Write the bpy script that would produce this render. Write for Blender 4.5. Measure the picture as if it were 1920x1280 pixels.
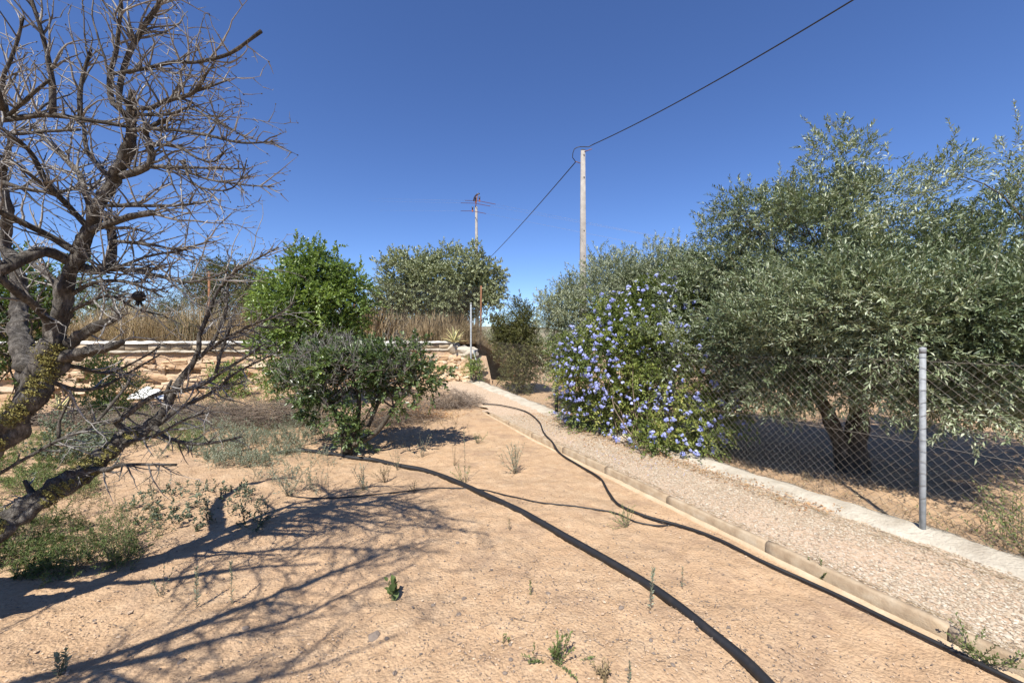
import bpy, math, random
import numpy as np
from mathutils import Vector, Matrix

# ------------------------------------------------------------------ clear
for o in list(bpy.data.objects):
    bpy.data.objects.remove(o)
scene = bpy.context.scene
COL = scene.collection
random.seed(7)
RNG = np.random.default_rng(11)

# ------------------------------------------------------------------ camera
CAM_H = 1.6
FPX = 760.0            # focal length in pixels of the 1920 px wide photograph
cam_data = bpy.data.cameras.new('camera')
cam_data.sensor_width = 36.0
cam_data.lens = 36.0 * FPX / 1920.0
cam_data.clip_start = 0.05
cam_data.clip_end = 3000.0
cam = bpy.data.objects.new('camera', cam_data)
COL.objects.link(cam)
cam.location = (0, 0, CAM_H)
cam.rotation_euler = (math.radians(90), 0, 0)
scene.camera = cam

# ------------------------------------------------------------------ sky and sun
SUN_ELEV = math.radians(52)
SH = Vector((0.29, 0.957, 0)).normalized()          # direction in which shadows fall
world = bpy.data.worlds.new('World')
scene.world = world
world.use_nodes = True
wn = world.node_tree
sky = wn.nodes.new('ShaderNodeTexSky')
sky.sky_type = 'NISHITA'
sky.sun_disc = False
sky.sun_elevation = SUN_ELEV
sun_az = math.atan2(-SH.x, -SH.y)                    # compass angle of the sun from +Y towards +X
sky.sun_rotation = sun_az
sky.altitude = 1500
sky.air_density = 1.0
sky.dust_density = 0.0
sky.ozone_density = 6.0
bg = wn.nodes['Background']
bg.inputs['Strength'].default_value = 0.106
hs = wn.nodes.new('ShaderNodeHueSaturation')       # the phone's rendition of blue, the same for the whole sky
hs.inputs['Hue'].default_value = 0.51
hs.inputs['Saturation'].default_value = 1.09
wn.links.new(sky.outputs[0], hs.inputs['Color'])
wn.links.new(hs.outputs[0], bg.inputs['Color'])

sun_data = bpy.data.lights.new('sun', 'SUN')
sun_data.energy = 5.0
sun_data.angle = math.radians(0.53)
sun_data.color = (1.0, 0.96, 0.89)
sun = bpy.data.objects.new('sun', sun_data)
COL.objects.link(sun)
ldir = Vector((SH.x * math.cos(SUN_ELEV), SH.y * math.cos(SUN_ELEV), -math.sin(SUN_ELEV)))
sun.rotation_euler = ldir.to_track_quat('-Z', 'Y').to_euler()

scene.view_settings.view_transform = 'Standard'
scene.view_settings.look = 'None'
scene.view_settings.exposure = 0.72
scene.view_settings.gamma = 1.0
scene.view_settings.use_curve_mapping = False
scene.render.engine = 'CYCLES'
scene.cycles.max_bounces = 4
scene.cycles.diffuse_bounces = 2
scene.cycles.glossy_bounces = 2
scene.cycles.transmission_bounces = 3
scene.cycles.transparent_max_bounces = 4
scene.cycles.use_denoising = True
scene.cycles.use_adaptive_sampling = True


# ================================================================== helpers
def P(u, v, Y):
    """point seen at photo pixel (u, v) that stands Y metres in front of the camera"""
    return np.array([(u - 960.0) / FPX * Y, Y, CAM_H - (v - 640.0) / FPX * Y])


def sstep(a, b, x):
    t = np.clip((np.asarray(x, float) - a) / (b - a), 0, 1)
    return t * t * (3 - 2 * t)


def _hash(i, j, k):
    i = i.astype(np.int64); j = j.astype(np.int64); k = k.astype(np.int64)
    h = (i * 374761393 + j * 668265263 + k * 2147483647 * 31 + 1274126177) & 0xFFFFFFFF
    h = ((h ^ (h >> 13)) * 1274126177) & 0xFFFFFFFF
    h = (h ^ (h >> 16)) & 0xFFFFFFFF
    return h / 4294967295.0


def noise3(x, y, z):
    x, y, z = np.broadcast_arrays(np.asarray(x, float), np.asarray(y, float), np.asarray(z, float))
    i, j, k = np.floor(x), np.floor(y), np.floor(z)
    fx, fy, fz = x - i, y - j, z - k
    fx = fx * fx * (3 - 2 * fx); fy = fy * fy * (3 - 2 * fy); fz = fz * fz * (3 - 2 * fz)
    r = 0
    for a in (0, 1):
        wx = fx if a else 1 - fx
        for b in (0, 1):
            wy = fy if b else 1 - fy
            for c in (0, 1):
                wz = fz if c else 1 - fz
                r = r + wx * wy * wz * _hash(i + a, j + b, k + c)
    return r * 2 - 1


def fbm(x, y, z=0.0, octaves=4, gain=0.5):
    s, a = 0, 1.0
    for o in range(octaves):
        s = s + a * noise3(x * 2 ** o + 17.3 * o, y * 2 ** o - 9.1 * o, np.asarray(z) * 2 ** o + 3.7 * o)
        a *= gain
    return s


def unit(v):
    v = np.asarray(v, float)
    return v / np.maximum(np.linalg.norm(v, axis=-1, keepdims=True), 1e-9)


def rand_dirs(n, rng=RNG):
    return unit(rng.normal(size=(n, 3)))


class Buf:
    """collects triangles and quads (numpy) and builds ONE mesh"""
    def __init__(self):
        self.v, self.f, self.t, self.n = [], [], [], 0

    def add(self, verts, faces, tint=None):
        verts = np.asarray(verts, float).reshape(-1, 3)
        self.v.append(verts)
        for f in (faces if isinstance(faces, list) else [faces]):
            self.f.append(np.asarray(f, np.int64) + self.n)
        if tint is None:
            tint = np.full(len(verts), 0.5)
        self.t.append(np.broadcast_to(np.asarray(tint, float), (len(verts),)))
        self.n += len(verts)

    def mesh(self, name, smooth=False):
        v = np.concatenate(self.v) if self.v else np.zeros((0, 3))
        me = bpy.data.meshes.new(name)
        me.vertices.add(len(v))
        me.vertices.foreach_set('co', v.astype(np.float32).ravel())
        tot = np.concatenate([np.full(len(f), f.shape[1]) for f in self.f])
        idx = np.concatenate([f.ravel() for f in self.f])
        st = np.concatenate([[0], np.cumsum(tot)[:-1]])
        me.loops.add(len(idx))
        me.loops.foreach_set('vertex_index', idx.astype(np.int32))
        me.polygons.add(len(tot))
        me.polygons.foreach_set('loop_start', st.astype(np.int32))
        if smooth:
            me.polygons.foreach_set('use_smooth', np.ones(len(tot), bool))
        me.update(calc_edges=True)
        at = me.attributes.new('tint', 'FLOAT', 'POINT')
        at.data.foreach_set('value', np.concatenate(self.t).astype(np.float32))
        return me


def link(name, me, mat=None, parent=None, loc=None):
    o = bpy.data.objects.new(name, me)
    COL.objects.link(o)
    if mat is not None and me is not None and len(me.materials) == 0:
        me.materials.append(mat)
    if parent is not None:
        o.parent = parent
        o.matrix_parent_inverse = Matrix.Translation(-Vector(parent.location)) if parent.parent is None \
            else Matrix.Translation(-(Vector(parent.parent.location)))
    if loc is not None:
        o.location = loc
    return o


def tag(o, label=None, cat=None, group=None, kind=None):
    if label: o['label'] = label
    if cat: o['category'] = cat
    if group: o['group'] = group
    if kind: o['kind'] = kind
    return o


def thing(name, loc, label, cat, group=None):
    o = bpy.data.objects.new(name, None)
    o.empty_display_size = 0.1
    COL.objects.link(o)
    o.location = tuple(float(c) for c in loc)
    return tag(o, label, cat, group)


def catmull(pts, step):
    """pts (n, d) -> resampled smooth polyline"""
    p = np.asarray(pts, float)
    if len(p) < 3:
        n = max(2, int(np.linalg.norm(p[-1][:3] - p[0][:3]) / step) + 1)
        t = np.linspace(0, 1, n)[:, None]
        return p[0] * (1 - t) + p[-1] * t
    q = np.vstack([2 * p[0] - p[1], p, 2 * p[-1] - p[-2]])
    out = []
    for i in range(1, len(q) - 2):
        n = max(1, int(np.linalg.norm(q[i + 1][:3] - q[i][:3]) / step))
        t = np.linspace(0, 1, n, endpoint=False)[:, None]
        a, b, c, d = q[i - 1], q[i], q[i + 1], q[i + 2]
        out.append(0.5 * (2 * b + (c - a) * t + (2 * a - 5 * b + 4 * c - d) * t ** 2 + (3 * b - 3 * c + d - a) * t ** 3))
    out.append(p[-1][None])
    return np.vstack(out)


def tube(buf, pts, rad, sides=8, rough=0.0, seed=0.0, caps=True, tint=0.5, freq=9.0):
    pts = np.asarray(pts, float); rad = np.broadcast_to(np.asarray(rad, float), (len(pts),))
    n = len(pts)
    tg = unit(np.gradient(pts, axis=0))
    ref = np.array([0.3, 0.2, 1.0]) if abs(tg[0, 2]) < 0.9 else np.array([1.0, 0.1, 0])
    u = unit(ref - tg[0] * ref.dot(tg[0]))
    U = np.zeros((n, 3)); U[0] = u
    for i in range(1, n):
        u = u - tg[i] * u.dot(tg[i])
        u = u / max(np.linalg.norm(u), 1e-9)
        U[i] = u
    V = np.cross(tg, U)
    a = np.linspace(0, 2 * np.pi, sides, endpoint=False)
    ring = U[:, None] * np.cos(a)[None, :, None] + V[:, None] * np.sin(a)[None, :, None]
    rr = rad[:, None] * np.ones(sides)[None]
    base = pts[:, None] + ring * rr[..., None]
    if rough > 0:
        f = freq
        nz = fbm(base[..., 0] * f + seed, base[..., 1] * f, base[..., 2] * f, 3)
        ridg = np.cos(a * 3 + seed)[None] * 0.35
        base = pts[:, None] + ring * (rr * (1 + rough * (nz + ridg)))[..., None]
    vs = base.reshape(-1, 3)
    i = np.arange(n - 1)[:, None] * sides; j = np.arange(sides)[None]; k = (j + 1) % sides
    q = np.stack([i + j, i + k, i + sides + k, i + sides + j], -1).reshape(-1, 4)
    fs = [q]
    if caps:
        vs = np.vstack([vs, pts[0], pts[-1] + tg[-1] * rad[-1] * 0.4])
        c0, c1 = n * sides, n * sides + 1
        jj = np.arange(sides); kk = (jj + 1) % sides
        fs.append(np.stack([np.full(sides, c0), kk, jj], -1))
        e = (n - 1) * sides
        fs.append(np.stack([np.full(sides, c1), e + jj, e + kk], -1))
    buf.add(vs, fs, tint)


def segs(buf, p0, p1, r0, r1, tint=0.5, sides=3):
    """many little tapered sticks at once"""
    p0 = np.asarray(p0, float).reshape(-1, 3); p1 = np.asarray(p1, float).reshape(-1, 3)
    n = len(p0)
    if n == 0: return
    d = unit(p1 - p0)
    ref = np.where(np.abs(d[:, 2:3]) < 0.85, np.array([[0, 0, 1.0]]), np.array([[1.0, 0, 0]]))
    u = unit(np.cross(d, ref)); w = np.cross(d, u)
    r0 = np.broadcast_to(np.asarray(r0, float), (n,)); r1 = np.broadcast_to(np.asarray(r1, float), (n,))
    a = np.linspace(0, 2 * np.pi, sides, endpoint=False)
    ring = u[:, None] * np.cos(a)[None, :, None] + w[:, None] * np.sin(a)[None, :, None]
    A = p0[:, None] + ring * r0[:, None, None]
    B = p1[:, None] + ring * r1[:, None, None]
    vs = np.concatenate([A, B], 1).reshape(-1, 3)
    b = np.arange(n)[:, None] * (2 * sides); j = np.arange(sides)[None]; k = (j + 1) % sides
    q = np.stack([b + j, b + k, b + sides + k, b + sides + j], -1).reshape(-1, 4)
    t = np.repeat(np.broadcast_to(np.asarray(tint, float), (n,)), 2 * sides)
    buf.add(vs, q, t)


def leaves(buf, pos, d, nrm, ln, wd, tint, broad=False, curl=0.0, fold=0.15):
    """flat-ish leaves: pos base, d direction, nrm the side that faces up"""
    n = len(pos)
    if n == 0: return
    d = unit(d)
    s = unit(np.cross(d, nrm)); nn = np.cross(s, d)
    ln = np.broadcast_to(np.asarray(ln, float), (n,))[:, None]
    wd = np.broadcast_to(np.asarray(wd, float), (n,))[:, None] * 0.5
    tint = np.broadcast_to(np.asarray(tint, float), (n,))
    if not broad:
        L = pos + d * ln * 0.45 - s * wd + nn * wd * fold * 2
        R = pos + d * ln * 0.45 + s * wd + nn * wd * fold * 2
        T = pos + d * ln - nn * ln * curl
        vs = np.stack([pos, R, T, L], 1).reshape(-1, 3)
        b = np.arange(n)[:, None] * 4
        f = np.concatenate([b + np.array([[0, 1, 2]]), b + np.array([[0, 2, 3]])])
        buf.add(vs, f, np.repeat(tint, 4))
    else:
        up = nn * wd * fold * 2
        c1 = pos + d * ln * 0.30; c2 = pos + d * ln * 0.68 - nn * ln * curl * 0.4
        T = pos + d * ln - nn * ln * curl
        vs = np.stack([pos, c1 + s * wd * 0.9 + up, c2 + s * wd * 0.8 + up, T,
                       c2 - s * wd * 0.8 + up, c1 - s * wd * 0.9 + up], 1).reshape(-1, 3)
        b = np.arange(n)[:, None] * 6
        f = np.concatenate([b + np.array([[0, 1, 2]]), b + np.array([[0, 2, 3]]), b + np.array([[0, 3, 4]]), b + np.array([[0, 4, 5]])])
        buf.add(vs, f, np.repeat(tint, 6))


def sprigs(lb, sb, org, d, L, k, ll, lw, tint, rng=RNG, ang=(0.5, 1.1), droop=0.15, stem_r=0.0015,
           broad=False, curl=0.1, upn=0.8, tjit=0.25, pairs=True):
    """shoots (N) each with k leaves. lb leaf buffer, sb stem buffer"""
    n = len(org)
    d = unit(d); L = np.broadcast_to(np.asarray(L, float), (n,))
    tint = np.broadcast_to(np.asarray(tint, float), (n,))
    ref = unit(rng.normal(size=(n, 3)))
    u = unit(np.cross(d, ref)); w = np.cross(d, u)
    t = ((np.arange(k)[None] + rng.random((n, k))) / k) ** 0.85
    down = np.array([0, 0, -1.0])
    pos = org[:, None] + d[:, None] * (L[:, None] * t)[..., None] + down * (droop * L[:, None] * t ** 2)[..., None]
    if pairs:
        ph = (np.arange(k) // 2)[None] * (np.pi / 2) + (np.arange(k) % 2)[None] * np.pi + rng.normal(0, 0.35, (n, k))
    else:
        ph = np.arange(k)[None] * 2.4 + rng.normal(0, 0.4, (n, k))
    side = u[:, None] * np.cos(ph)[..., None] + w[:, None] * np.sin(ph)[..., None]
    a = rng.uniform(ang[0], ang[1], (n, k)) * (1.15 - 0.55 * t)
    ld = d[:, None] * np.cos(a)[..., None] + side * np.sin(a)[..., None]
    nr = np.array([0, 0, upn]) + d[:, None] * 0.5 + rng.normal(0, 0.45, (n, k, 3))
    sc = rng.uniform(0.65, 1.15, (n, k))
    ti = np.clip(tint[:, None] + rng.normal(0, tjit, (n, k)), 0, 1)
    leaves(lb, pos.reshape(-1, 3), ld.reshape(-1, 3), nr.reshape(-1, 3), (ll * sc).ravel(), (lw * sc).ravel(),
           ti.ravel(), broad, curl)
    if sb is not None:
        end = org + d * L[:, None] + down * (droop * L)[:, None]
        sl = slice(None, None, 3) if n > 2500 else slice(None)     # inside big crowns most stems are covered by leaves
        segs(sb, org[sl], end[sl], stem_r, stem_r * 0.4)


def crown(lobes, n_clump, clump_r, n_sprig, rng=RNG, up=0.35, out=0.8, jit=0.5, inner=0.25, clip=None, flat=0.9, shell=0.5):
    """lobes: (x, y, z, r[, zscale]) -> sprig origins, directions and clump centres"""
    lo = np.array([list(l) + [1.0] * (5 - len(l)) for l in lobes], float)
    pr = lo[:, 3] ** 2; pr /= pr.sum()
    ci = rng.choice(len(lo), n_clump, p=pr)
    dr = rand_dirs(n_clump, rng)
    rr = lo[ci, 3] * (shell + (1 - shell) * rng.random(n_clump) ** 0.6)
    cc = lo[ci, :3] + dr * rr[:, None] * np.stack([np.ones(n_clump), np.ones(n_clump), lo[ci, 4]], 1)
    cr = clump_r * rng.uniform(0.6, 1.35, n_clump)
    si = rng.choice(n_clump, n_sprig, p=cr ** 2 / (cr ** 2).sum())
    dd = rand_dirs(n_sprig, rng)
    o = cc[si] + dd * (cr[si] * rng.random(n_sprig) ** 0.45)[:, None] * np.array([1, 1, flat])
    outv = unit(cc[si] - lo[ci[si], :3]) * 0.6 + dd * 0.8
    d = unit(outv * out + np.array([0, 0, up]) + rng.normal(0, jit, (n_sprig, 3)))
    m = int(n_sprig * inner)
    if m:
        li = rng.choice(len(lo), m, p=pr)
        di = rand_dirs(m, rng)
        oi = lo[li, :3] + di * (lo[li, 3] * 0.8 * rng.random(m) ** 0.5)[:, None]
        o = np.vstack([o, oi]); d = np.vstack([d, unit(di + rng.normal(0, jit, (m, 3)) + [0, 0, up])])
    if clip is not None:
        keep = clip(o + d * 0.1)
        o, d = o[keep], d[keep]
    return o, d, cc


def bez_branch(buf, a, b, r0, r1, lift=0.3, sides=6, rng=RNG, wob=0.06, rough=0.12):
    a = np.asarray(a, float); b = np.asarray(b, float)
    L = np.linalg.norm(b - a)
    m1 = a + (b - a) * 0.33 + np.array([0, 0, lift * L * 0.4]) + rng.normal(0, wob * L, 3)
    m2 = a + (b - a) * 0.68 + np.array([0, 0, lift * L * 0.3]) + rng.normal(0, wob * L, 3)
    pts = catmull(np.array([a, m1, m2, b]), max(L / 12, 0.03))
    tube(buf, pts, np.linspace(r0, r1, len(pts)), sides, rough, rng.random() * 50)


# ================================================================== materials
def mat_base(name):
    m = bpy.data.materials.new(name)
    m.use_nodes = True
    nt = m.node_tree
    return m, nt, nt.nodes['Principled BSDF']


def ramp(nt, fac, stops):
    r = nt.nodes.new('ShaderNodeValToRGB')
    while len(r.color_ramp.elements) < len(stops):
        r.color_ramp.elements.new(0.5)
    for e, (p, c) in zip(r.color_ramp.elements, stops):
        e.position = p
        e.color = (*c, 1)
    nt.links.new(fac, r.inputs[0])
    return r.outputs[0]


def nnoise(nt, scale, detail=4, rough=0.55, vec=None, dist=0.0):
    n = nt.nodes.new('ShaderNodeTexNoise')
    n.inputs['Scale'].default_value = scale
    n.inputs['Detail'].default_value = detail
    n.inputs['Roughness'].default_value = rough
    n.inputs['Distortion'].default_value = dist
    nt.links.new((vec or objvec(nt)), n.inputs['Vector'])
    return n.outputs['Fac']


def objvec(nt):
    g = nt.nodes.get('worldpos')
    if g is None:
        g = nt.nodes.new('ShaderNodeNewGeometry'); g.name = 'worldpos'
    return g.outputs['Position']


def mixc(nt, fac, a, b, mode='MIX'):
    m = nt.nodes.new('ShaderNodeMix'); m.data_type = 'RGBA'; m.blend_type = mode
    for val, s in ((fac, m.inputs[0]), (a, m.inputs[6]), (b, m.inputs[7])):
        if isinstance(val, (int, float)): s.default_value = val
        elif isinstance(val, tuple): s.default_value = (*val, 1)
        else: nt.links.new(val, s)
    return m.outputs[2]


def math_(nt, op, a, b=0.0):
    m = nt.nodes.new('ShaderNodeMath'); m.operation = op
    for val, s in ((a, m.inputs[0]), (b, m.inputs[1])):
        if isinstance(val, (int, float)): s.default_value = val
        else: nt.links.new(val, s)
    return m.outputs[0]


def bump(nt, bsdf, height, strength, dist=0.01):
    b = nt.nodes.new('ShaderNodeBump')
    b.inputs['Strength'].default_value = strength
    b.inputs['Distance'].default_value = dist
    nt.links.new(height, b.inputs['Height'])
    nt.links.new(b.outputs[0], bsdf.inputs['Normal'])


def tint_attr(nt):
    a = nt.nodes.new('ShaderNodeAttribute'); a.attribute_name = 'tint'
    return a.outputs['Fac']


def leaf_mat(name, stops, trans=0.28, rough=0.45, spec=0.4, boost=1.5):
    m, nt, b = mat_base(name)
    c = ramp(nt, tint_attr(nt), stops)
    nt.links.new(c, b.inputs['Base Color'])
    b.inputs['Roughness'].default_value = rough
    b.inputs['Specular IOR Level'].default_value = spec
    t = nt.nodes.new('ShaderNodeBsdfTranslucent')
    c2 = mixc(nt, 1.0, c, (boost, boost * 1.05, boost * 0.55), 'MULTIPLY')
    nt.links.new(c2, t.inputs['Color'])
    mx = nt.nodes.new('ShaderNodeMixShader'); mx.inputs[0].default_value = trans
    nt.links.new(b.outputs[0], mx.inputs[1]); nt.links.new(t.outputs[0], mx.inputs[2])
    nt.links.new(mx.outputs[0], nt.nodes['Material Output'].inputs['Surface'])
    return m


def plain_mat(name, stops, rough=0.8, nscale=8.0, bscale=40.0, bstr=0.3, spec=0.3, use_tint=False, bdist=0.01):
    m, nt, b = mat_base(name)
    fac = nnoise(nt, nscale, 5)
    if use_tint:
        fac = math_(nt, 'ADD', math_(nt, 'MULTIPLY', tint_attr(nt), 0.75), math_(nt, 'MULTIPLY', fac, 0.25))
    nt.links.new(ramp(nt, fac, stops), b.inputs['Base Color'])
    b.inputs['Roughness'].default_value = rough
    b.inputs['Specular IOR Level'].default_value = spec
    bump(nt, b, nnoise(nt, bscale, 4), bstr, bdist)
    return m


M = {}
# soil: pale orange-tan, crusty
m, nt, b = mat_base('soil')
n1 = nnoise(nt, 0.9, 4, 0.6); n2 = nnoise(nt, 7.0, 6, 0.65); n3 = nnoise(nt, 60.0, 4, 0.6); n4 = nnoise(nt, 2.3, 5, 0.7)
c = ramp(nt, n2, [(0.25, (0.35, 0.225, 0.13)), (0.5, (0.45, 0.31, 0.188)), (0.75, (0.525, 0.385, 0.25))])
c = mixc(nt, math_(nt, 'MULTIPLY', ramp(nt, n1, [(0.35, (0, 0, 0)), (0.65, (1, 1, 1))]), 0.5), c, (0.49, 0.315, 0.18))
c = mixc(nt, math_(nt, 'MULTIPLY', ramp(nt, n4, [(0.50, (0, 0, 0)), (0.68, (1, 1, 1))]), 0.75), c, (0.30, 0.205, 0.135))
c = mixc(nt, math_(nt, 'MULTIPLY', ramp(nt, n3, [(0.3, (1, 1, 1)), (0.52, (0, 0, 0))]), 0.45), c, (0.22, 0.145, 0.095))
nt.links.new(c, b.inputs['Base Color'])
b.inputs['Roughness'].default_value = 0.95; b.inputs['Specular IOR Level'].default_value = 0.1
vs_ = nt.nodes.new('ShaderNodeTexVoronoi'); vs_.inputs['Scale'].default_value = 55; nt.links.new(objvec(nt), vs_.inputs['Vector'])
hh = math_(nt, 'ADD', math_(nt, 'MULTIPLY', nnoise(nt, 9, 3, 0.5), 0.9), math_(nt, 'MULTIPLY', nnoise(nt, 130, 3, 0.6), 0.22))
hh = math_(nt, 'SUBTRACT', hh, math_(nt, 'MULTIPLY', vs_.outputs['Distance'], 0.22))
bump(nt, b, hh, 0.8, 0.035)
M['soil'] = m

M['terrace'] = plain_mat('terrace_soil', [(0.3, (0.30, 0.20, 0.11)), (0.7, (0.46, 0.31, 0.18))], 0.95, 1.5, 12, 0.6, 0.1)
# gravel bed
m, nt, b = mat_base('gravel_bed')
vo = nt.nodes.new('ShaderNodeTexVoronoi'); vo.inputs['Scale'].default_value = 75
nt.links.new(objvec(nt), vo.inputs['Vector'])
sep = nt.nodes.new('ShaderNodeSeparateColor'); nt.links.new(vo.outputs['Color'], sep.inputs[0])
c = ramp(nt, sep.outputs[0], [(0.0, (0.252, 0.18, 0.122)), (0.25, (0.385, 0.281, 0.19)), (0.55, (0.459, 0.346, 0.245)), (0.85, (0.518, 0.432, 0.333)), (1.0, (0.296, 0.238, 0.19))])
c = mixc(nt, math_(nt, 'MULTIPLY', nnoise(nt, 1.3, 3), 0.4), c, (0.56, 0.39, 0.25))
nt.links.new(c, b.inputs['Base Color'])
b.inputs['Roughness'].default_value = 0.9; b.inputs['Specular IOR Level'].default_value = 0.2
bump(nt, b, vo.outputs['Distance'], -0.9, 0.012)
M['gravel_bed'] = m
M['pebble'] = plain_mat('pebble', [(0.0, (0.12, 0.10, 0.085)), (0.22, (0.28, 0.215, 0.15)), (0.45, (0.40, 0.315, 0.22)), (0.7, (0.48, 0.405, 0.305)), (1.0, (0.60, 0.54, 0.44))], 0.85, 30, 120, 0.2, 0.25, True)
M['stone_dark'] = plain_mat('field_stone', [(0.0, (0.09, 0.08, 0.074)), (0.3, (0.21, 0.165, 0.13)), (0.5, (0.40, 0.275, 0.175)), (1.0, (0.58, 0.44, 0.31))], 0.9, 25, 90, 0.4, 0.2, True)
M['kerb'] = plain_mat('kerb_concrete', [(0.3, (0.26, 0.185, 0.115)), (0.5, (0.36, 0.27, 0.175)), (0.72, (0.44, 0.355, 0.25))], 0.9, 9, 110, 0.5, 0.2)
M['haunch'] = plain_mat('haunch_mortar', [(0.3, (0.41, 0.295, 0.18)), (0.7, (0.525, 0.41, 0.279))], 0.95, 6, 60, 0.6, 0.1)
M['strip'] = plain_mat('footing_concrete', [(0.3, (0.344, 0.295, 0.23)), (0.55, (0.459, 0.41, 0.328)), (0.75, (0.525, 0.476, 0.394))], 0.95, 5, 45, 0.8, 0.1, False, 0.02)
M['mortar'] = plain_mat('wall_mortar', [(0.3, (0.377, 0.246, 0.148)), (0.7, (0.508, 0.369, 0.246))], 0.95, 5, 35, 0.8, 0.1, False, 0.03)
M['coping'] = plain_mat('white_mortar', [(0.3, (0.58, 0.55, 0.49)), (0.7, (0.76, 0.73, 0.67))], 0.95, 8, 40, 0.7, 0.1, False, 0.02)
M['block'] = plain_mat('concrete_block', [(0.3, (0.42, 0.335, 0.225)), (0.7, (0.55, 0.46, 0.335))], 0.95, 6, 70, 0.4, 0.1)


def obj_rand_mat(name, stops, nscale=6, bscale=25, bstr=0.6, rough=0.95, w=0.6):
    m, nt, b = mat_base(name)
    oi = nt.nodes.new('ShaderNodeObjectInfo')
    f = math_(nt, 'ADD', math_(nt, 'MULTIPLY', oi.outputs['Random'], w), math_(nt, 'MULTIPLY', nnoise(nt, nscale, 5), 1 - w))
    nt.links.new(ramp(nt, f, stops), b.inputs['Base Color'])
    b.inputs['Roughness'].default_value = rough; b.inputs['Specular IOR Level'].default_value = 0.15
    bump(nt, b, nnoise(nt, bscale, 5), bstr, 0.02)
    return m


M['wallstone'] = obj_rand_mat('wall_stone', [(0.1, (0.45, 0.29, 0.17)), (0.4, (0.51, 0.355, 0.22)), (0.65, (0.53, 0.40, 0.27)), (0.9, (0.52, 0.44, 0.335))])


def bark_mat(name, c0, c1, c2, scale=1.0, bstr=0.8):
    m, nt, b = mat_base(name)
    tc = objvec(nt)
    mp = nt.nodes.new('ShaderNodeMapping'); mp.inputs['Scale'].default_value = (1, 1, 0.35)
    nt.links.new(tc, mp.inputs['Vector'])
    n = nnoise(nt, 22 * scale, 6, 0.7, mp.outputs[0])
    n2 = nnoise(nt, 5 * scale, 4, 0.6)
    c = ramp(nt, n, [(0.3, c0), (0.5, c1), (0.72, c2)])
    c = mixc(nt, math_(nt, 'MULTIPLY', ramp(nt, n2, [(0.42, (0, 0, 0)), (0.6, (1, 1, 1))]), 0.6), c, c0)
    nt.links.new(c, b.inputs['Base Color'])
    b.inputs['Roughness'].default_value = 0.9; b.inputs['Specular IOR Level'].default_value = 0.15
    bump(nt, b, nnoise(nt, 40 * scale, 6, 0.75, mp.outputs[0]), bstr, 0.03)
    return m


M['dead_bark'] = bark_mat('weathered_bark', (0.046, 0.040, 0.034), (0.165, 0.145, 0.122), (0.37, 0.34, 0.30), 2.2, 1.0)
M['dead_twig'] = plain_mat('grey_twig', [(0.0, (0.045, 0.040, 0.036)), (0.5, (0.17, 0.156, 0.14)), (1.0, (0.42, 0.395, 0.36))], 0.85, 9, 60, 0.2, 0.2, True)
M['olive_bark'] = bark_mat('olive_bark', (0.045, 0.038, 0.03), (0.11, 0.09, 0.07), (0.20, 0.17, 0.13))
M['twig_brown'] = plain_mat('brown_twig', [(0.2, (0.10, 0.075, 0.05)), (0.8, (0.26, 0.2, 0.14))], 0.85, 9, 60, 0.2, 0.2)
M['lichen'] = leaf_mat('lichen', [(0.0, (0.10, 0.09, 0.03)), (0.5, (0.22, 0.195, 0.065)), (1.0, (0.36, 0.32, 0.115))], 0.05, 0.9, 0.1)
M['olive_leaf'] = leaf_mat('olive_leaf', [(0.0, (0.045, 0.068, 0.030)), (0.4, (0.135, 0.172, 0.085)), (0.72, (0.265, 0.30, 0.175)), (0.9, (0.44, 0.47, 0.33)), (1.0, (0.55, 0.57, 0.43))], 0.13, 0.42, 0.5, 1.3)
M['olive_far'] = leaf_mat('olive_leaf_grey', [(0.0, (0.08, 0.10, 0.055)), (0.5, (0.225, 0.255, 0.155)), (1.0, (0.46, 0.48, 0.34))], 0.16, 0.5, 0.4, 1.3)
M['carob_leaf'] = leaf_mat('round_tree_leaf', [(0.0, (0.075, 0.09, 0.042)), (0.5, (0.215, 0.24, 0.125)), (1.0, (0.42, 0.44, 0.27))], 0.15, 0.5, 0.4, 1.3)
M['citrus_leaf'] = leaf_mat('lemon_leaf', [(0.0, (0.042, 0.070, 0.017)), (0.5, (0.115, 0.17, 0.042)), (1.0, (0.25, 0.32, 0.095))], 0.30, 0.35, 0.5, 1.6)
M['shrub_leaf'] = leaf_mat('old_citrus_leaf', [(0.0, (0.04, 0.062, 0.024)), (0.55, (0.10, 0.145, 0.048)), (0.9, (0.19, 0.245, 0.09)), (1.0, (0.34, 0.40, 0.09))], 0.25, 0.32, 0.6, 1.5)
M['plumbago_leaf'] = leaf_mat('plumbago_leaf', [(0.0, (0.045, 0.068, 0.018)), (0.45, (0.135, 0.172, 0.045)), (0.8, (0.27, 0.30, 0.075)), (1.0, (0.42, 0.38, 0.13))], 0.22, 0.5, 0.3, 1.6)
M['flower'] = leaf_mat('plumbago_petal', [(0.0, (0.24, 0.27, 0.60)), (0.6, (0.37, 0.40, 0.74)), (1.0, (0.54, 0.56, 0.84))], 0.25, 0.6, 0.2, 1.1)
M['pom_leaf'] = leaf_mat('brown_green_leaf', [(0.0, (0.05, 0.055, 0.02)), (0.5, (0.12, 0.125, 0.045)), (0.8, (0.21, 0.20, 0.08)), (1.0, (0.30, 0.21, 0.12))], 0.25, 0.5, 0.3, 1.4)
M['weed_green'] = leaf_mat('weed_leaf', [(0.0, (0.045, 0.065, 0.022)), (0.5, (0.11, 0.15, 0.05)), (1.0, (0.24, 0.28, 0.11))], 0.25, 0.6, 0.2, 1.5)
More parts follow.
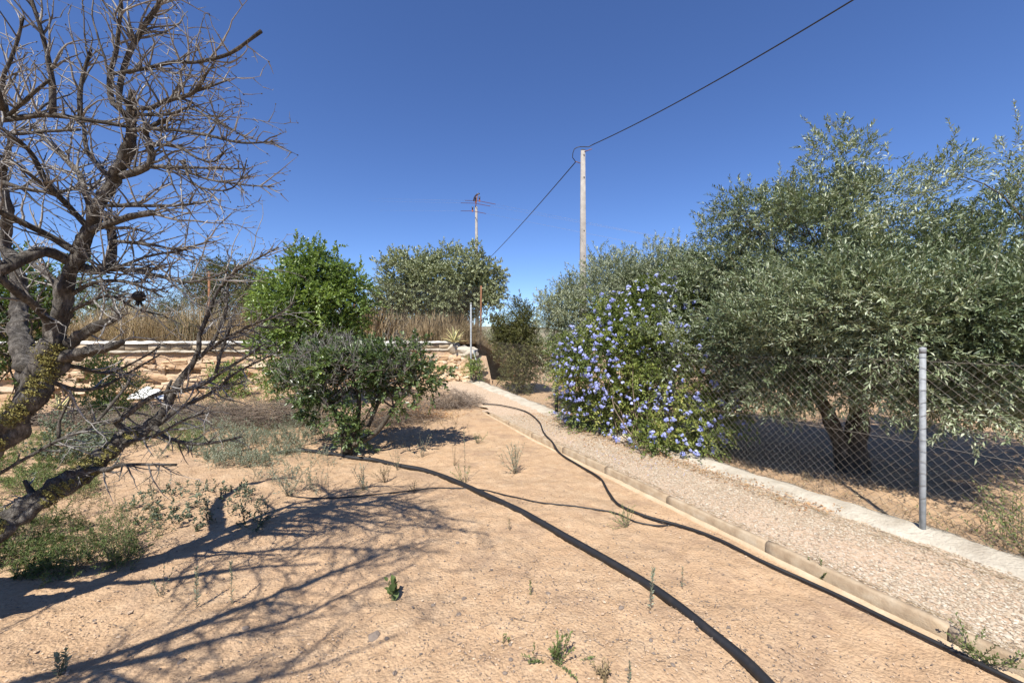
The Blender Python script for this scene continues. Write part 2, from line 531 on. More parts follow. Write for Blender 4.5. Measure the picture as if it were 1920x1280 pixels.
M['weed_grey'] = leaf_mat('grey_weed_leaf', [(0.0, (0.085, 0.105, 0.07)), (0.5, (0.19, 0.22, 0.155)), (1.0, (0.34, 0.36, 0.27))], 0.2, 0.7, 0.1, 1.3)
M['weed_dry'] = leaf_mat('dry_weed_leaf', [(0.0, (0.17, 0.13, 0.07)), (0.5, (0.34, 0.26, 0.15)), (1.0, (0.52, 0.42, 0.27))], 0.15, 0.8, 0.1, 1.2)
M['dry_grass'] = leaf_mat('dry_grass_blade', [(0.0, (0.20, 0.14, 0.08)), (0.5, (0.40, 0.295, 0.175)), (1.0, (0.56, 0.45, 0.30))], 0.25, 0.8, 0.15, 1.2)
M['brush'] = plain_mat('dry_brush_stick', [(0.0, (0.10, 0.075, 0.055)), (0.5, (0.22, 0.17, 0.13)), (1.0, (0.40, 0.33, 0.26))], 0.9, 9, 60, 0.2, 0.15, True)
M['rust_litter'] = leaf_mat('rust_brown_litter', [(0.0, (0.20, 0.085, 0.035)), (0.5, (0.36, 0.19, 0.085)), (1.0, (0.54, 0.36, 0.18))], 0.1, 0.8, 0.1, 1.1)
M['agave'] = leaf_mat('agave_leaf', [(0.0, (0.12, 0.16, 0.10)), (0.35, (0.15, 0.20, 0.12)), (0.42, (0.60, 0.52, 0.22)), (1.0, (0.68, 0.60, 0.30))], 0.1, 0.5, 0.3, 1.1)


def simple(name, col, rough=0.5, metal=0.0, spec=0.4, var=0.12, nscale=12, bstr=0.15):
    c0 = tuple(max(0, x * (1 - var)) for x in col); c1 = tuple(min(1, x * (1 + var)) for x in col)
    m = plain_mat(name, [(0.3, c0), (0.7, c1)], rough, nscale, 90, bstr, spec)
    m.node_tree.nodes['Principled BSDF'].inputs['Metallic'].default_value = metal
    return m


M['galv'] = simple('galvanised_steel', (0.25, 0.262, 0.268), 0.65, 0.0, 0.4, 0.25, 18)
M['wire'] = simple('fence_wire', (0.20, 0.175, 0.145), 0.6, 0.3, 0.4, 0.3, 4)
M['rust'] = simple('rusty_steel', (0.20, 0.095, 0.05), 0.9, 0.0, 0.2, 0.4, 9, 0.5)
M['darkpost'] = simple('dark_painted_steel', (0.03, 0.032, 0.03), 0.6, 0.0, 0.3, 0.3)
M['pole'] = simple('pole_concrete', (0.29, 0.265, 0.235), 0.9, 0, 0.1, 0.18, 5, 0.4)
M['cable'] = simple('black_cable', (0.012, 0.012, 0.014), 0.5)
M['redwire'] = simple('red_brown_wire', (0.10, 0.035, 0.035), 0.5)
M['insul'] = simple('dark_insulator', (0.03, 0.02, 0.025), 0.25, 0, 0.5)
M['insul_red'] = simple('orange_insulator_foot', (0.45, 0.12, 0.05), 0.5)
M['fruit'] = simple('blackened_fruit', (0.010, 0.008, 0.007), 0.6, 0, 0.3, 0.3, 40, 0.6)
M['plastic_white'] = simple('white_plastic_sheet', (0.78, 0.77, 0.73), 0.6, 0, 0.3, 0.06)
M['whitewash'] = simple('whitewashed_wall', (0.75, 0.74, 0.72), 0.9, 0, 0.1, 0.05)
M['rooftile'] = simple('clay_roof', (0.42, 0.18, 0.10), 0.9, 0, 0.1, 0.2)
M['glass'] = simple('dark_window', (0.03, 0.035, 0.04), 0.15, 0, 0.5)
# black pipe with dust on it
m, nt, b = mat_base('dusty_black_pipe')
g = nt.nodes.new('ShaderNodeNewGeometry')
sx = nt.nodes.new('ShaderNodeSeparateXYZ'); nt.links.new(g.outputs['Normal'], sx.inputs[0])
nz = nnoise(nt, 14, 5, 0.7)
dust = ramp(nt, nz, [(0.5, (0, 0, 0)), (0.85, (1, 1, 1))])
c = mixc(nt, math_(nt, 'MULTIPLY', dust, 0.08), (0.012, 0.012, 0.013), (0.30, 0.22, 0.15))
nt.links.new(c, b.inputs['Base Color']); b.inputs['Roughness'].default_value = 0.55
bump(nt, b, nnoise(nt, 60, 3), 0.15, 0.004)
M['pipe'] = m

# ================================================================== terrain
KERB_T, FENCE_T, SL = 3.28, 4.72, 0.4355          # t = x + SL*y ; kerb and fence lines
COSF = 1 / math.sqrt(1 + SL * SL)
WR = np.array([-1.75, 14.2]); WSLOPE = 0.38
WDIR = unit(np.array([-1.0, -WSLOPE]))            # along the wall, to the left
WBACK = np.array([-WDIR[1], WDIR[0]]) if -WDIR[1] < 0 else np.array([WDIR[1], -WDIR[0]])
WBACK = WBACK if WBACK[1] > 0 else -WBACK


def tval(x, y): return x + SL * y
def zpath(y): return 0.062 + 0.20 * sstep(8.0, 14.0, y)


def ground_z(x, y):
    x = np.asarray(x, float); y = np.asarray(y, float)
    t = tval(x, y)
    und = 0.035 * fbm(x * 0.8, y * 0.8, 0.0, 3) * sstep(0.0, 1.2, np.abs(t - KERB_T) + 0.25)
    soil = zpath(y) * sstep(6.0, 9.6, y) + und
    soil = soil + 0.10 * sstep(-2.2, -5.5, x) * (1 - sstep(6, 9, y))
    orch = 0.0 + 0.12 * sstep(8, 14, y) + und + 0.35 * sstep(3.5, 9.0, t - FENCE_T)
    path = zpath(y) - 0.07
    a = sstep(KERB_T + 0.02, KERB_T + 0.07, t); bq = sstep(FENCE_T - 0.02, FENCE_T + 0.12, t)
    z = soil * (1 - a) + path * a
    z = z * (1 - bq) + orch * bq
    rw = np.where(t < KERB_T, sstep(0.02, 0.3, KERB_T - t), sstep(0.0, 0.3, t - FENCE_T)) * sstep(30, 8, np.hypot(x, y))
    z = z + rw * (0.016 * fbm(x * 3.1, y * 3.1, 1.0, 3) + 0.011 * np.abs(fbm(x * 11, y * 11, 2.0, 2)) + 0.006 * noise3(x * 27, y * 27, 5.0) - 0.004)
    return z


def axis(lo, hi, step, far_lo, far_hi, g=1.12):
    a = list(np.arange(lo, hi, step))
    s, x = step, a[-1]
    while x < far_hi:
        s *= g; x += s; a.append(x)
    s, x = step, lo
    while x > far_lo:
        s *= g; x -= s; a.insert(0, x)
    return np.array(a)


gx = axis(-4.2, 3.0, 0.038, -420, 420, 1.10)
gy = axis(1.6, 6.0, 0.036, -60, 900, 1.075)
X, Y = np.meshgrid(gx, gy)
Z = ground_z(X, Y)
b_ = Buf()
ny, nx = X.shape
ii = np.arange(ny - 1)[:, None] * nx + np.arange(nx - 1)[None]
b_.add(np.stack([X, Y, Z], -1).reshape(-1, 3), np.stack([ii, ii + 1, ii + nx + 1, ii + nx], -1).reshape(-1, 4))
tag(link('ground', b_.mesh('ground', True), M['soil']), 'dry sandy orange-tan soil of the orchard', 'ground', None, 'structure')


def gz(x, y): return float(ground_z(x, y))


def on_ground(u, v):
    """ground point behind photo pixel"""
    y = 3.0
    for _ in range(12):
        z = gz((u - 960) / FPX * y, y)
        y = (CAM_H - z) * FPX / max(v - 640.0, 8)
    x = (u - 960) / FPX * y
    return np.array([x, y, gz(x, y)])


def on_ground_v(u, v):
    u = np.asarray(u, float); v = np.asarray(v, float); y = np.full(len(u), 3.0)
    for _ in range(12):
        y = (CAM_H - ground_z((u - 960) / FPX * y, y)) * FPX / np.maximum(v - 640.0, 8)
    x = (u - 960) / FPX * y
    return np.stack([x, y, ground_z(x, y)], -1)


# ---- gravel path sheet
ys = np.concatenate([np.arange(-3, 8, 0.12), np.arange(8, 13.7, 0.2)])
ts = np.linspace(KERB_T + 0.015, FENCE_T - 0.02, 22)
YY, TT = np.meshgrid(ys, ts, indexing='ij')
XX = TT - SL * YY
edge = np.where(YY > 8.9, 0.35 * np.clip(fbm(YY * 1.5, 3.0, 0, 2), -.6, 1) * (1 - (TT - KERB_T) / (FENCE_T - KERB_T)), 0)
XX = XX + edge
ZZ = zpath(YY) + 0.004 + 0.008 * fbm(XX * 2.5, YY * 2.5, 7, 3) - 0.03 * np.where(YY > 8.9, sstep(0.2, 0.0, TT - KERB_T), 0)
b_ = Buf(); n2_ = len(ts); ii = np.arange(len(ys) - 1)[:, None] * n2_ + np.arange(n2_ - 1)[None]
b_.add(np.stack([XX, YY, ZZ], -1).reshape(-1, 3), np.stack([ii, ii + 1, ii + n2_ + 1, ii + n2_], -1).reshape(-1, 4))
tag(link('gravel_path', b_.mesh('gravel_path', True), M['gravel_bed']), 'pinkish beige gravel path between kerb and fence', 'path', None, 'structure')

# ---- kerb of single stones
kerb_root = thing('kerb', (KERB_T - SL * 5, 5, 0), 'low concrete kerb between bare soil and gravel path', 'kerb')
kerb_root['kind'] = 'structure'
KD = np.array([-SL, 1.0]) * COSF                  # along the path, away from camera
KN = np.array([1.0, SL]) * COSF                   # across, to the right


def kerb_stone_mesh(L, seed):
    b = Buf(); w, h = 0.048, 0.24
    prof = [(-w / 2, -h), (-w / 2, -0.012), (-w / 2 + 0.010, 0), (w / 2 - 0.006, 0.002), (w / 2, -0.008), (w / 2, -h)]
    n = 14; vs = []
    for i in range(n):
        s = -L / 2 + L * i / (n - 1)
        for k, (a, z) in enumerate(prof):
            jx = 0.003 * noise3(s * 9 + seed, k * 3.1, 0.5); jz = 0.004 * noise3(s * 7 + seed, k * 1.7, 4.5)
            if i in (0, n - 1) and 0 < k < 5: jz -= 0.004
            vs.append((a + float(jx), s, z + float(jz)))
    m_ = len(prof); q = []
    for i in range(n - 1):
        for k in range(m_ - 1):
            q.append((i * m_ + k, (i + 1) * m_ + k, (i + 1) * m_ + k + 1, i * m_ + k + 1))
    b.add(vs, [np.array(q), np.array([list(range(m_))]), np.array([[(n - 1) * m_ + k for k in range(m_)][::-1]])])
    return b.mesh('kerb_stone')


kmesh = [kerb_stone_mesh(0.992, s * 5.3) for s in range(4)]
s0 = (1.86 - 6 * 1.0)
kz = lambda y: zpath(y) + 0.024
for i in range(14):
    c = np.array([KERB_T - SL * 3.10, 3.10]) + KD * (i - 5.02 + 0.5) * 1.0
    if c[1] > 8.9: break
    o = link('kerb_stone', kmesh[i % 4], M['kerb'], kerb_root)
    o.location = (c[0], c[1], float(kz(c[1])) + 0.003 * math.sin(i * 2.1))
    o.rotation_euler = (0.004 * math.sin(i * 3.3), 0.008 * math.sin(i * 1.3), math.atan2(SL, 1) + 0.002 * math.sin(i * 5.1))
# mortar haunch along the soil side of the kerb
ys = np.arange(-2.0, 8.9, 0.07); b_ = Buf(); vs = []
for y in ys:
    wob = 0.05 * float(fbm(y * 1.3, 0.3, 2, 3)) + 0.02 * float(noise3(y * 6, 1, 1))
    fade = float(sstep(6.5, 4.0, y))
    for k, (dt, z) in enumerate([(-0.042, 0.022), (-0.058 - wob * 0.2, 0.018), (-0.078 - wob * 0.4, 0.008), (-0.10 - wob * 0.5, -0.05)]):
        t_ = KERB_T + dt - 0.01
        vs.append((t_ - SL * y, y, gz(t_ - SL * y, y) + z * (0.25 + 0.75 * fade) + 0.004 * float(noise3(y * 14, k * 2.2, 3))))
n_ = len(ys); ii = np.arange(n_ - 1)[:, None] * 4 + np.arange(3)[None]
b_.add(vs, np.stack([ii, ii + 1, ii + 5, ii + 4], -1).reshape(-1, 4)[:, ::-1])
link('mortar_haunch', b_.mesh('mortar_haunch', True), M['haunch'], kerb_root)

# ---- poured concrete footing under the fence
ys = np.concatenate([np.arange(0.2, 7, 0.045), np.arange(7, 14.0, 0.1)]); b_ = Buf(); vs = []
for y in ys:
    w1 = 0.08 * float(fbm(y * 1.1, 5.3, 2, 3)) + 0.04 * float(fbm(y * 9, 1, 7, 2))
    w2 = 0.05 * float(fbm(y * 2.1, 8.3, 2, 3)) + 0.02 * float(noise3(y * 11, 4, 7))
    zt = float(zpath(y))
    for k, (dt, z) in enumerate([(-0.34 + w1, -0.05), (-0.30 + w1, 0.004), (-0.2, 0.022), (-0.08, 0.038), (0.03, 0.045), (0.09 + w2, 0.03), (0.13 + w2, -0.05), (0.17 + w2, -0.25)]):
        t_ = FENCE_T + dt
        vs.append((t_ - SL * y, y, zt + z + 0.017 * float(fbm(y * 8, k * 1.7, 3, 3)) * (0 < k < 7)))
n_ = len(ys); ii = np.arange(n_ - 1)[:, None] * 8 + np.arange(7)[None]
b_.add(vs, np.stack([ii, ii + 1, ii + 9, ii + 8], -1).reshape(-1, 4))
tag(link('concrete_footing', b_.mesh('concrete_footing', True), M['strip']), 'rough poured concrete strip under the wire fence beside the gravel path', 'footing', None, 'structure')


# ---- pebbles
def scatter_stones(buf, pts, size, tint, rng=RNG, flat=0.6):
    n = len(pts)
    base = np.array([[1, 0, 0], [0, 1, 0], [-1, 0, 0], [0, -1, 0], [0, 0, 1], [0, 0, -1]], float)
    th = rng.random(n) * 2 * np.pi
    v = base[None] * rng.uniform(0.6, 1.25, (n, 6, 1))
    v = v + rng.normal(0, 0.16, (n, 6, 3))
    v[..., 2] *= flat
    v[..., 0] *= rng.uniform(0.8, 1.5, (n, 1))
    c, s = np.cos(th)[:, None], np.sin(th)[:, None]
    x = v[..., 0] * c - v[..., 1] * s; y = v[..., 0] * s + v[..., 1] * c
    v = np.stack([x, y, v[..., 2]], -1) * np.asarray(size).reshape(-1, 1, 1) + pts[:, None]
    f = np.array([[0, 1, 4], [1, 2, 4], [2, 3, 4], [3, 0, 4]])     # the undersides lie in the ground
    buf.add(v.reshape(-1, 3), (np.arange(n)[:, None, None] * 6 + f[None]).reshape(-1, 3), np.repeat(tint, 6))


# gravel stones on the path (dense near the camera)
n = 44000
yy = 1.4 + (RNG.random(n) ** 1.7) * 7.0
tt = RNG.uniform(KERB_T + 0.05, FENCE_T - 0.26, n)
kq_ = fbm((tt - SL * yy) * 1.4, yy * 1.4, 2, 3) + RNG.normal(0, .35, n) > -0.35
tt, yy = tt[kq_], yy[kq_]; n = len(tt)
pp = np.stack([tt - SL * yy, yy, zpath(yy) + 0.008 + 0.008 * fbm((tt - SL * yy) * 2.5, yy * 2.5, 7, 3)], -1)
b_ = Buf(); scatter_stones(b_, pp, RNG.gamma(4, 0.0012, n) + 0.0022, np.clip(RNG.normal(0.55, 0.24, n), 0, 1))
tag(link('gravel', b_.mesh('gravel'), M['pebble']), 'loose beige pink and grey gravel stones on the path', 'gravel', None, 'stuff')
# small stones and clods on the soil
n = 42000
vv = 1290 - (RNG.random(n) ** 0.8) * 500; uu = RNG.uniform(-150, 1900, n)
y_ = 1216 / (vv - 640); x_ = (uu - 960) / FPX * y_
dens = fbm(x_ * 1.2, y_ * 1.2, 4, 3)
k = (tval(x_, y_) < KERB_T - 0.12) & (dens + RNG.normal(0, 0.5, n) > 0.0)
x_, y_ = x_[k], y_[k]; n = len(x_)
pp = np.stack([x_, y_, ground_z(x_, y_) + 0.006], -1)
b_ = Buf(); scatter_stones(b_, pp, np.clip(RNG.gamma(1.5, 0.0014, n) + 0.0016, 0, 0.014), np.where(RNG.random(n) < 0.22, RNG.uniform(0, 0.3, n), np.clip(RNG.normal(0.68, 0.2, n), 0, 1)))
tag(link('soil_crumbs', b_.mesh('soil_crumbs'), M['stone_dark']), 'small pebbles and soil crumbs strewn over the bare earth', 'pebbles', None, 'stuff')


def rock_mesh(seed, sub=2, amp=0.25, flat=0.7):
    import bmesh
    bm = bmesh.new()
    bmesh.ops.create_icosphere(bm, subdivisions=sub, radius=1)
    me = bpy.data.meshes.new('rock'); bm.to_mesh(me); bm.free()
    v = np.zeros(len(me.vertices) * 3, np.float32); me.vertices.foreach_get('co', v); v = v.reshape(-1, 3)
    d = 1 + amp * fbm(v[:, 0] * 1.3 + seed, v[:, 1] * 1.3, v[:, 2] * 1.3, 3)
    v = v * d[:, None] * np.array([1, 0.8, flat])
    me.vertices.foreach_set('co', v.astype(np.float32).ravel()); me.update()
    at = me.attributes.new('tint', 'FLOAT', 'POINT')
    at.data.foreach_set('value', np.full(len(v), 0.15, np.float32))
    return me


def block_stone_mesh(seed):
    import bmesh
    bm = bmesh.new(); bmesh.ops.create_cube(bm, size=2)
    bmesh.ops.subdivide_edges(bm, edges=bm.edges[:], cuts=3, use_grid_fill=True)
    me = bpy.data.meshes.new('wall_stone'); bm.to_mesh(me); bm.free()
    v = np.zeros(len(me.vertices) * 3, np.float32); me.vertices.foreach_get('co', v); v = v.reshape(-1, 3).astype(float)
    sp = v / np.linalg.norm(v, axis=1, keepdims=True) * 1.15
    v = v * 0.82 + sp * 0.18
    nzv = np.stack([fbm(v[:, 0] * 0.9 + seed * k, v[:, 1] * 0.9 + 3 * k, v[:, 2] * 0.9, 3) for k in (1, 2, 3)], -1)
    v = v * (1 + 0.22 * nzv[:, :1]) + 0.20 * nzv
    me.vertices.foreach_set('co', v.astype(np.float32).ravel()); me.update()
    return me


# larger single stones lying on the soil
rock_pool = [rock_mesh(s * 3.7, 2) for s in range(5)]
for me in rock_pool: me.materials.append(M['stone_dark'])
big = [(460, 1178, 11, 'dark rounded stone in the tree shadow below two upright weeds'),
       (860, 1152, 9, 'flat grey stone right of the leafy seedling'),
       (1165, 1140, 10, 'pale grey stone beside the thick pipe near an upright weed'),
       (957, 1207, 8, 'small dark stone against a tiny green weed'),
       (1220, 1200, 8, 'dark oval stone below the thick black pipe'),
       (1262, 1246, 8, 'dark stone at the picture bottom near the thick pipe'),
       (858, 1018, 7, 'small black stone left of the thick pipe'),
       (812, 1135, 8, 'brown-black stone below the branching tree shadow'),
       (700, 1195, 20, 'large flat dark stone at the end of the tree shadow'),
       (725, 1197, 8, 'pale tan stone next to the large flat dark stone'),
       (340, 1240, 12, 'pale stone in the deep tree shadow near the bottom corner'),
       (958, 1236, 8, 'dark stone below the tiny weed at the bottom'),
       (740, 1262, 9, 'brown stone at the bottom edge under the tree shadow'),
       (948, 1262, 9, 'buff stone at the bottom edge left of the spreading weed'),
       (1028, 1113, 9, 'clod of dark earth right of a small dry weed'),
       (870, 1122, 8, 'round grey pebble in the dark soil patch')]
for i, (u, v, s, lab) in enumerate(big):
    p = on_ground(u, v)
    o = link('stone', rock_pool[i % 5])
    r = 0.62 * s / FPX * p[1]
    o.scale = (r, r, r * 0.8); o.rotation_euler = (0, 0, i * 1.7); o.location = (p[0], p[1], p[2] + r * 0.12)
    tag(o, lab, 'stone', 'stones lying on the soil')

# ================================================================== terrace and retaining wall
def wall_pt(a, bk=0.0):
    """a metres to the left along the wall from its right end, bk metres behind its face"""
    p = WR + WDIR * a + WBACK * bk
    return p


TZ = 1.50
av = np.concatenate([np.arange(-3.2, 17, 0.3), 17 * 1.16 ** np.arange(0, 24)])
bv = np.concatenate([np.arange(0.12, 8, 0.3), 8 * 1.12 ** np.arange(0, 40)])
A, B = np.meshgrid(av, bv)
px = WR[0] + WDIR[0] * A + WBACK[0] * B; py = WR[1] + WDIR[1] * A + WBACK[1] * B
drop = sstep(-0.5, -3.0, A + 0.02 * B)
pz = TZ + 0.05 * fbm(px * 0.7, py * 0.7, 3, 3) - 1.75 * drop
b_ = Buf(); nb, na = A.shape
ii = np.arange(nb - 1)[:, None] * na + np.arange(na - 1)[None]
b_.add(np.stack([px, py, pz], -1).reshape(-1, 3), np.stack([ii, ii + 1, ii + na + 1, ii + na], -1).reshape(-1, 4)[:, ::-1])
tag(link('terrace', b_.mesh('terrace', True), M['terrace']), 'raised dry field behind the stone wall', 'terrace', None, 'structure')


def terr_z(x, y):
    d = np.array([x - WR[0], y - WR[1]]); a = d.dot(WDIR); bq = d.dot(WBACK)
    return float(TZ + 0.05 * fbm(x * 0.7, y * 0.7, 3, 3) - 1.75 * sstep(-0.5, -3.0, a + 0.02 * bq))


wall = thing('retaining_wall', (*wall_pt(6), 0.2), 'long rubble stone retaining wall topped with concrete blocks and white mortar', 'wall')
# backing of earth and mortar
b_ = Buf(); aa = np.arange(-0.9, 17.0, 0.22); zz = np.linspace(-0.1, 1.36, 9)
A, Zc = np.meshgrid(aa, zz)
end = sstep(1.6, -0.9, A)
batter = 0.14 * (1.36 - Zc) + end * 0.75 * (1.36 - Zc) / 1.36
rel = 0.05 * fbm(A * 2.2, Zc * 2.2, 9, 3)
bk = 0.10 - batter - rel
top = np.where(Zc > 1.3, 1.33 - 0.25 * sstep(0.3, -0.9, A), Zc * (1 - 0.18 * sstep(0.3, -0.9, A)))
px = WR[0] + WDIR[0] * A + WBACK[0] * bk; py = WR[1] + WDIR[1] * A + WBACK[1] * bk
nb, na = A.shape; ii = np.arange(nb - 1)[:, None] * na + np.arange(na - 1)[None]
b_.add(np.stack([px, py, top], -1).reshape(-1, 3), np.stack([ii, ii + 1, ii + na + 1, ii + na], -1).reshape(-1, 4)[:, ::-1])
link('earth_core', b_.mesh('earth_core', True), M['mortar'], wall)
# stones in the face, one by one
stone_pool = []
for s in range(9):
    me = block_stone_mesh(4 + s * 7.1); me.materials.append(M['wallstone']); stone_pool.append(me)
rs = random.Random(5)
z = 0.12; count = 0
wall_ang = math.atan2(WDIR[1], WDIR[0])
while z < 1.30:
    hrow = rs.uniform(0.11, 0.20)
    a = -0.6 + rs.uniform(0, 0.2)
    while a < 13.6 and count < 298:
        L = (0.62 if a < 1.3 else 1) * rs.choice((rs.uniform(0.18, 0.32), rs.uniform(0.3, 0.62))) * (0.75 if a < 1.6 else 1)
        endw = float(sstep(1.6, -0.9, a))
        zc = (z + hrow * 0.5) * (1 - 0.18 * float(sstep(0.3, -0.9, a))) + rs.uniform(-0.03, 0.03)
        bkk = 0.07 - 0.14 * (1.36 - zc) - endw * 0.75 * (1.36 - zc) / 1.36 - rs.uniform(0.0, 0.06)
        p = wall_pt(a + L / 2, bkk)
        if rs.random() < 0.88:
            o = link('wall_stone', stone_pool[rs.randrange(9)], None, wall)
            o.location = (p[0], p[1], zc)
            o.rotation_euler = (rs.uniform(-0.25, 0.25) - 0.12, rs.uniform(-0.22, 0.22), wall_ang + rs.uniform(-0.2, 0.2))
            o.scale = (L * rs.uniform(0.46, 0.56), rs.uniform(0.07, 0.10), hrow * rs.uniform(0.36, 0.52))
            count += 1
        a += L * 0.97
    z += hrow * 0.93
# block course
me_b = []
for s in range(3):
    b = Buf(); n = 5
    x0, x1, y0, y1, z0, z1 = -0.243, 0.243, -0.1, 0.1, 0, 0.175
    c = 0.008
    vs = [(x0 + c, y0, z0 + c), (x1 - c, y0, z0 + c), (x1 - c, y0, z1 - c), (x0 + c, y0, z1 - c),
          (x0, y0 + c, z0), (x1, y0 + c, z0), (x1, y0 + c, z1), (x0, y0 + c, z1),
          (x0, y1, z0), (x1, y1, z0), (x1, y1, z1), (x0, y1, z1)]
    vs = np.array(vs) + RNG.normal(0, 0.0025, (12, 3))
    f = [[0, 1, 2, 3], [0, 4, 5, 1], [1, 5, 6, 2], [2, 6, 7, 3], [3, 7, 4, 0], [4, 8, 9, 5], [5, 9, 10, 6], [6, 10, 11, 7], [7, 11, 8, 4], [8, 11, 10, 9]]
    b.add(vs, np.array(f)); me_b.append(b.mesh('concrete_block'))
M['blockr'] = obj_rand_mat('concrete_block', [(0.2, (0.328, 0.254, 0.168)), (0.8, (0.459, 0.377, 0.271))], 6, 60, 0.4)
for i in range(28):
    a = 0.55 + i * 0.5
    p = wall_pt(a, 0.16)
    o = link('concrete_block', me_b[i % 3], M['blockr'], wall)
    o.location = (p[0], p[1], 1.352 + 0.006 * math.sin(i * 2.7)); o.rotation_euler = (0, 0, wall_ang + 0.01 * math.sin(i * 4.1))
# mortar bed below and ragged white mortar on top
for nm, z0, z1, y0, y1, matn, amp in (('mortar_bed', 1.29, 1.349, 0.02, 0.30, 'strip', 0.03), ('mortar_coping', 1.53, 1.60, 0.02, 0.34, 'coping', 0.035)):
    b_ = Buf(); vs = []; aa = np.arange(0.25, 14.8, 0.06)
    for a in aa:
        for k, (bq, zq) in enumerate([(y0, z0), (y0 - 0.02, (z0 + z1) / 2), (y0 + 0.02, z1), ((y0 + y1) / 2, z1 + 0.01), (y1, z1), (y1, z0)]):
            jb = amp * float(fbm(a * 5, k * 2.3 + z0 * 9, 1, 2)); jz = amp * 0.5 * float(fbm(a * 6, k * 3.3 + z0 * 9, 8, 2)) * (1 if 1 <= k <= 4 else 0.2)
            p = wall_pt(a, bq + jb * (k < 4)); vs.append((p[0], p[1], zq + jz))
    n_ = len(aa); ii = np.arange(n_ - 1)[:, None] * 6 + np.arange(5)[None]
    b_.add(vs, [np.stack([ii, ii + 1, ii + 7, ii + 6], -1).reshape(-1, 4), np.array([[5, 4, 3, 2, 1, 0]])])
    link(nm, b_.mesh(nm, True), M[matn], wall)
# mortar lump and loose rubble at the right end
lump = rock_mesh(91.3, 3, 0.35, 0.55)
o = link('mortar_lump', lump, M['strip'], wall); p = wall_pt(0.0, 0.1); o.location = (p[0] + 0.12, p[1] - 0.05, 1.18); o.scale = (0.48, 0.42, 0.42)
o = link('mortar_lump', lump, None, wall); p = wall_pt(0.28, 0.22); o.location = (p[0], p[1], 1.36); o.scale = (0.34, 0.3, 0.34); o.rotation_euler = (0.3, 0.2, 2.2)
for i in range(34):
    a = rs.uniform(-0.7, 2.2); zq = rs.uniform(0.22, 1.05)
    p = wall_pt(a, -0.14 * (1.36 - zq) - 0.75 * float(sstep(1.6, -0.9, a)) * (1.36 - zq) / 1.36 - 0.05)
    o = link('rubble_rock', stone_pool[rs.randrange(9)], None, wall)
    o.location = (p[0], p[1], zq); s = rs.uniform(0.04, 0.12)
    o.scale = (s * 1.3, s, s * 0.75); o.rotation_euler = (rs.uniform(-0.5, 0.5), rs.uniform(-0.5, 0.5), rs.uniform(0, 6))

# far low hills
b_ = Buf(); az = np.linspace(-1.45, 1.45, 160); vs = []
for rr_, hf in ((330, 0.0), (380, 0.5), (460, 1.0), (620, 0.9)):
    hgt = (15 + 6 * fbm(az * 5, 2.0, 1.0, 3)) * hf - 3 * (hf == 0)
    vs.append(np.stack([np.sin(az) * rr_, np.cos(az) * rr_, hgt], -1))
ii = np.arange(3)[:, None] * 160 + np.arange(159)[None]
b_.add(np.concatenate(vs), np.stack([ii, ii + 1, ii + 161, ii + 160], -1).reshape(-1, 4))
M['hill'] = plain_mat('scrub_hill', [(0.35, (0.10, 0.11, 0.07)), (0.6, (0.24, 0.20, 0.14))], 1.0, 0.05, 0.2, 0.2, 0.05)
tag(link('hills', b_.mesh('hills', True), M['hill']), 'low scrubby hills on the horizon', 'hills', None, 'structure')

# ================================================================== fences
def chain_mesh(buf, line, zb, zt, dia=0.055, wire=0.0016, sag=0.0):
    """zig-zag wires between two ends. line: list of (x, y); zb, zt functions of arc position"""
    line = np.asarray(line, float)
    L = np.linalg.norm(line[1] - line[0])
    n = int(L / dia)
    P0, P1 = [], []
    for i in range(n):
        s = i * dia
        z0, z1 = zb(s), zt(s)
        m_ = max(2, int((z1 - z0) / dia))
        zs = z0 + np.arange(m_ + 1) * (z1 - z0) / m_
        off = s + (np.arange(m_ + 1) % 2) * dia + 0.004 * noise3(zs * 3, s * 1.5, 1.0)
        f = off[:, None] / L
        xy = line[0] * (1 - f) + line[1] * f
        nrm = np.array([-(line[1] - line[0])[1], (line[1] - line[0])[0]]) / L
        wv = 0.012 * noise3(s * 1.1, zs * 1.3, 2.0) + 0.003 * np.where(np.arange(m_ + 1) % 2, 1, -1)
        xy = xy + nrm * wv[:, None]
        p = np.column_stack([xy, zs])
        P0.append(p[:-1]); P1.append(p[1:])
        # the neighbour wire mirrored so that diamonds close
        off2 = s + ((np.arange(m_ + 1) + 1) % 2) * dia
        f = off2[:, None] / L
        xy = line[0] * (1 - f) + line[1] * f + nrm * wv[:, None]
        p = np.column_stack([xy, zs]); P0.append(p[:-1]); P1.append(p[1:])
    segs(buf, np.vstack(P0), np.vstack(P1), wire, wire)


def fxy(y): return np.array([FENCE_T + 0.02 - SL * y, y])


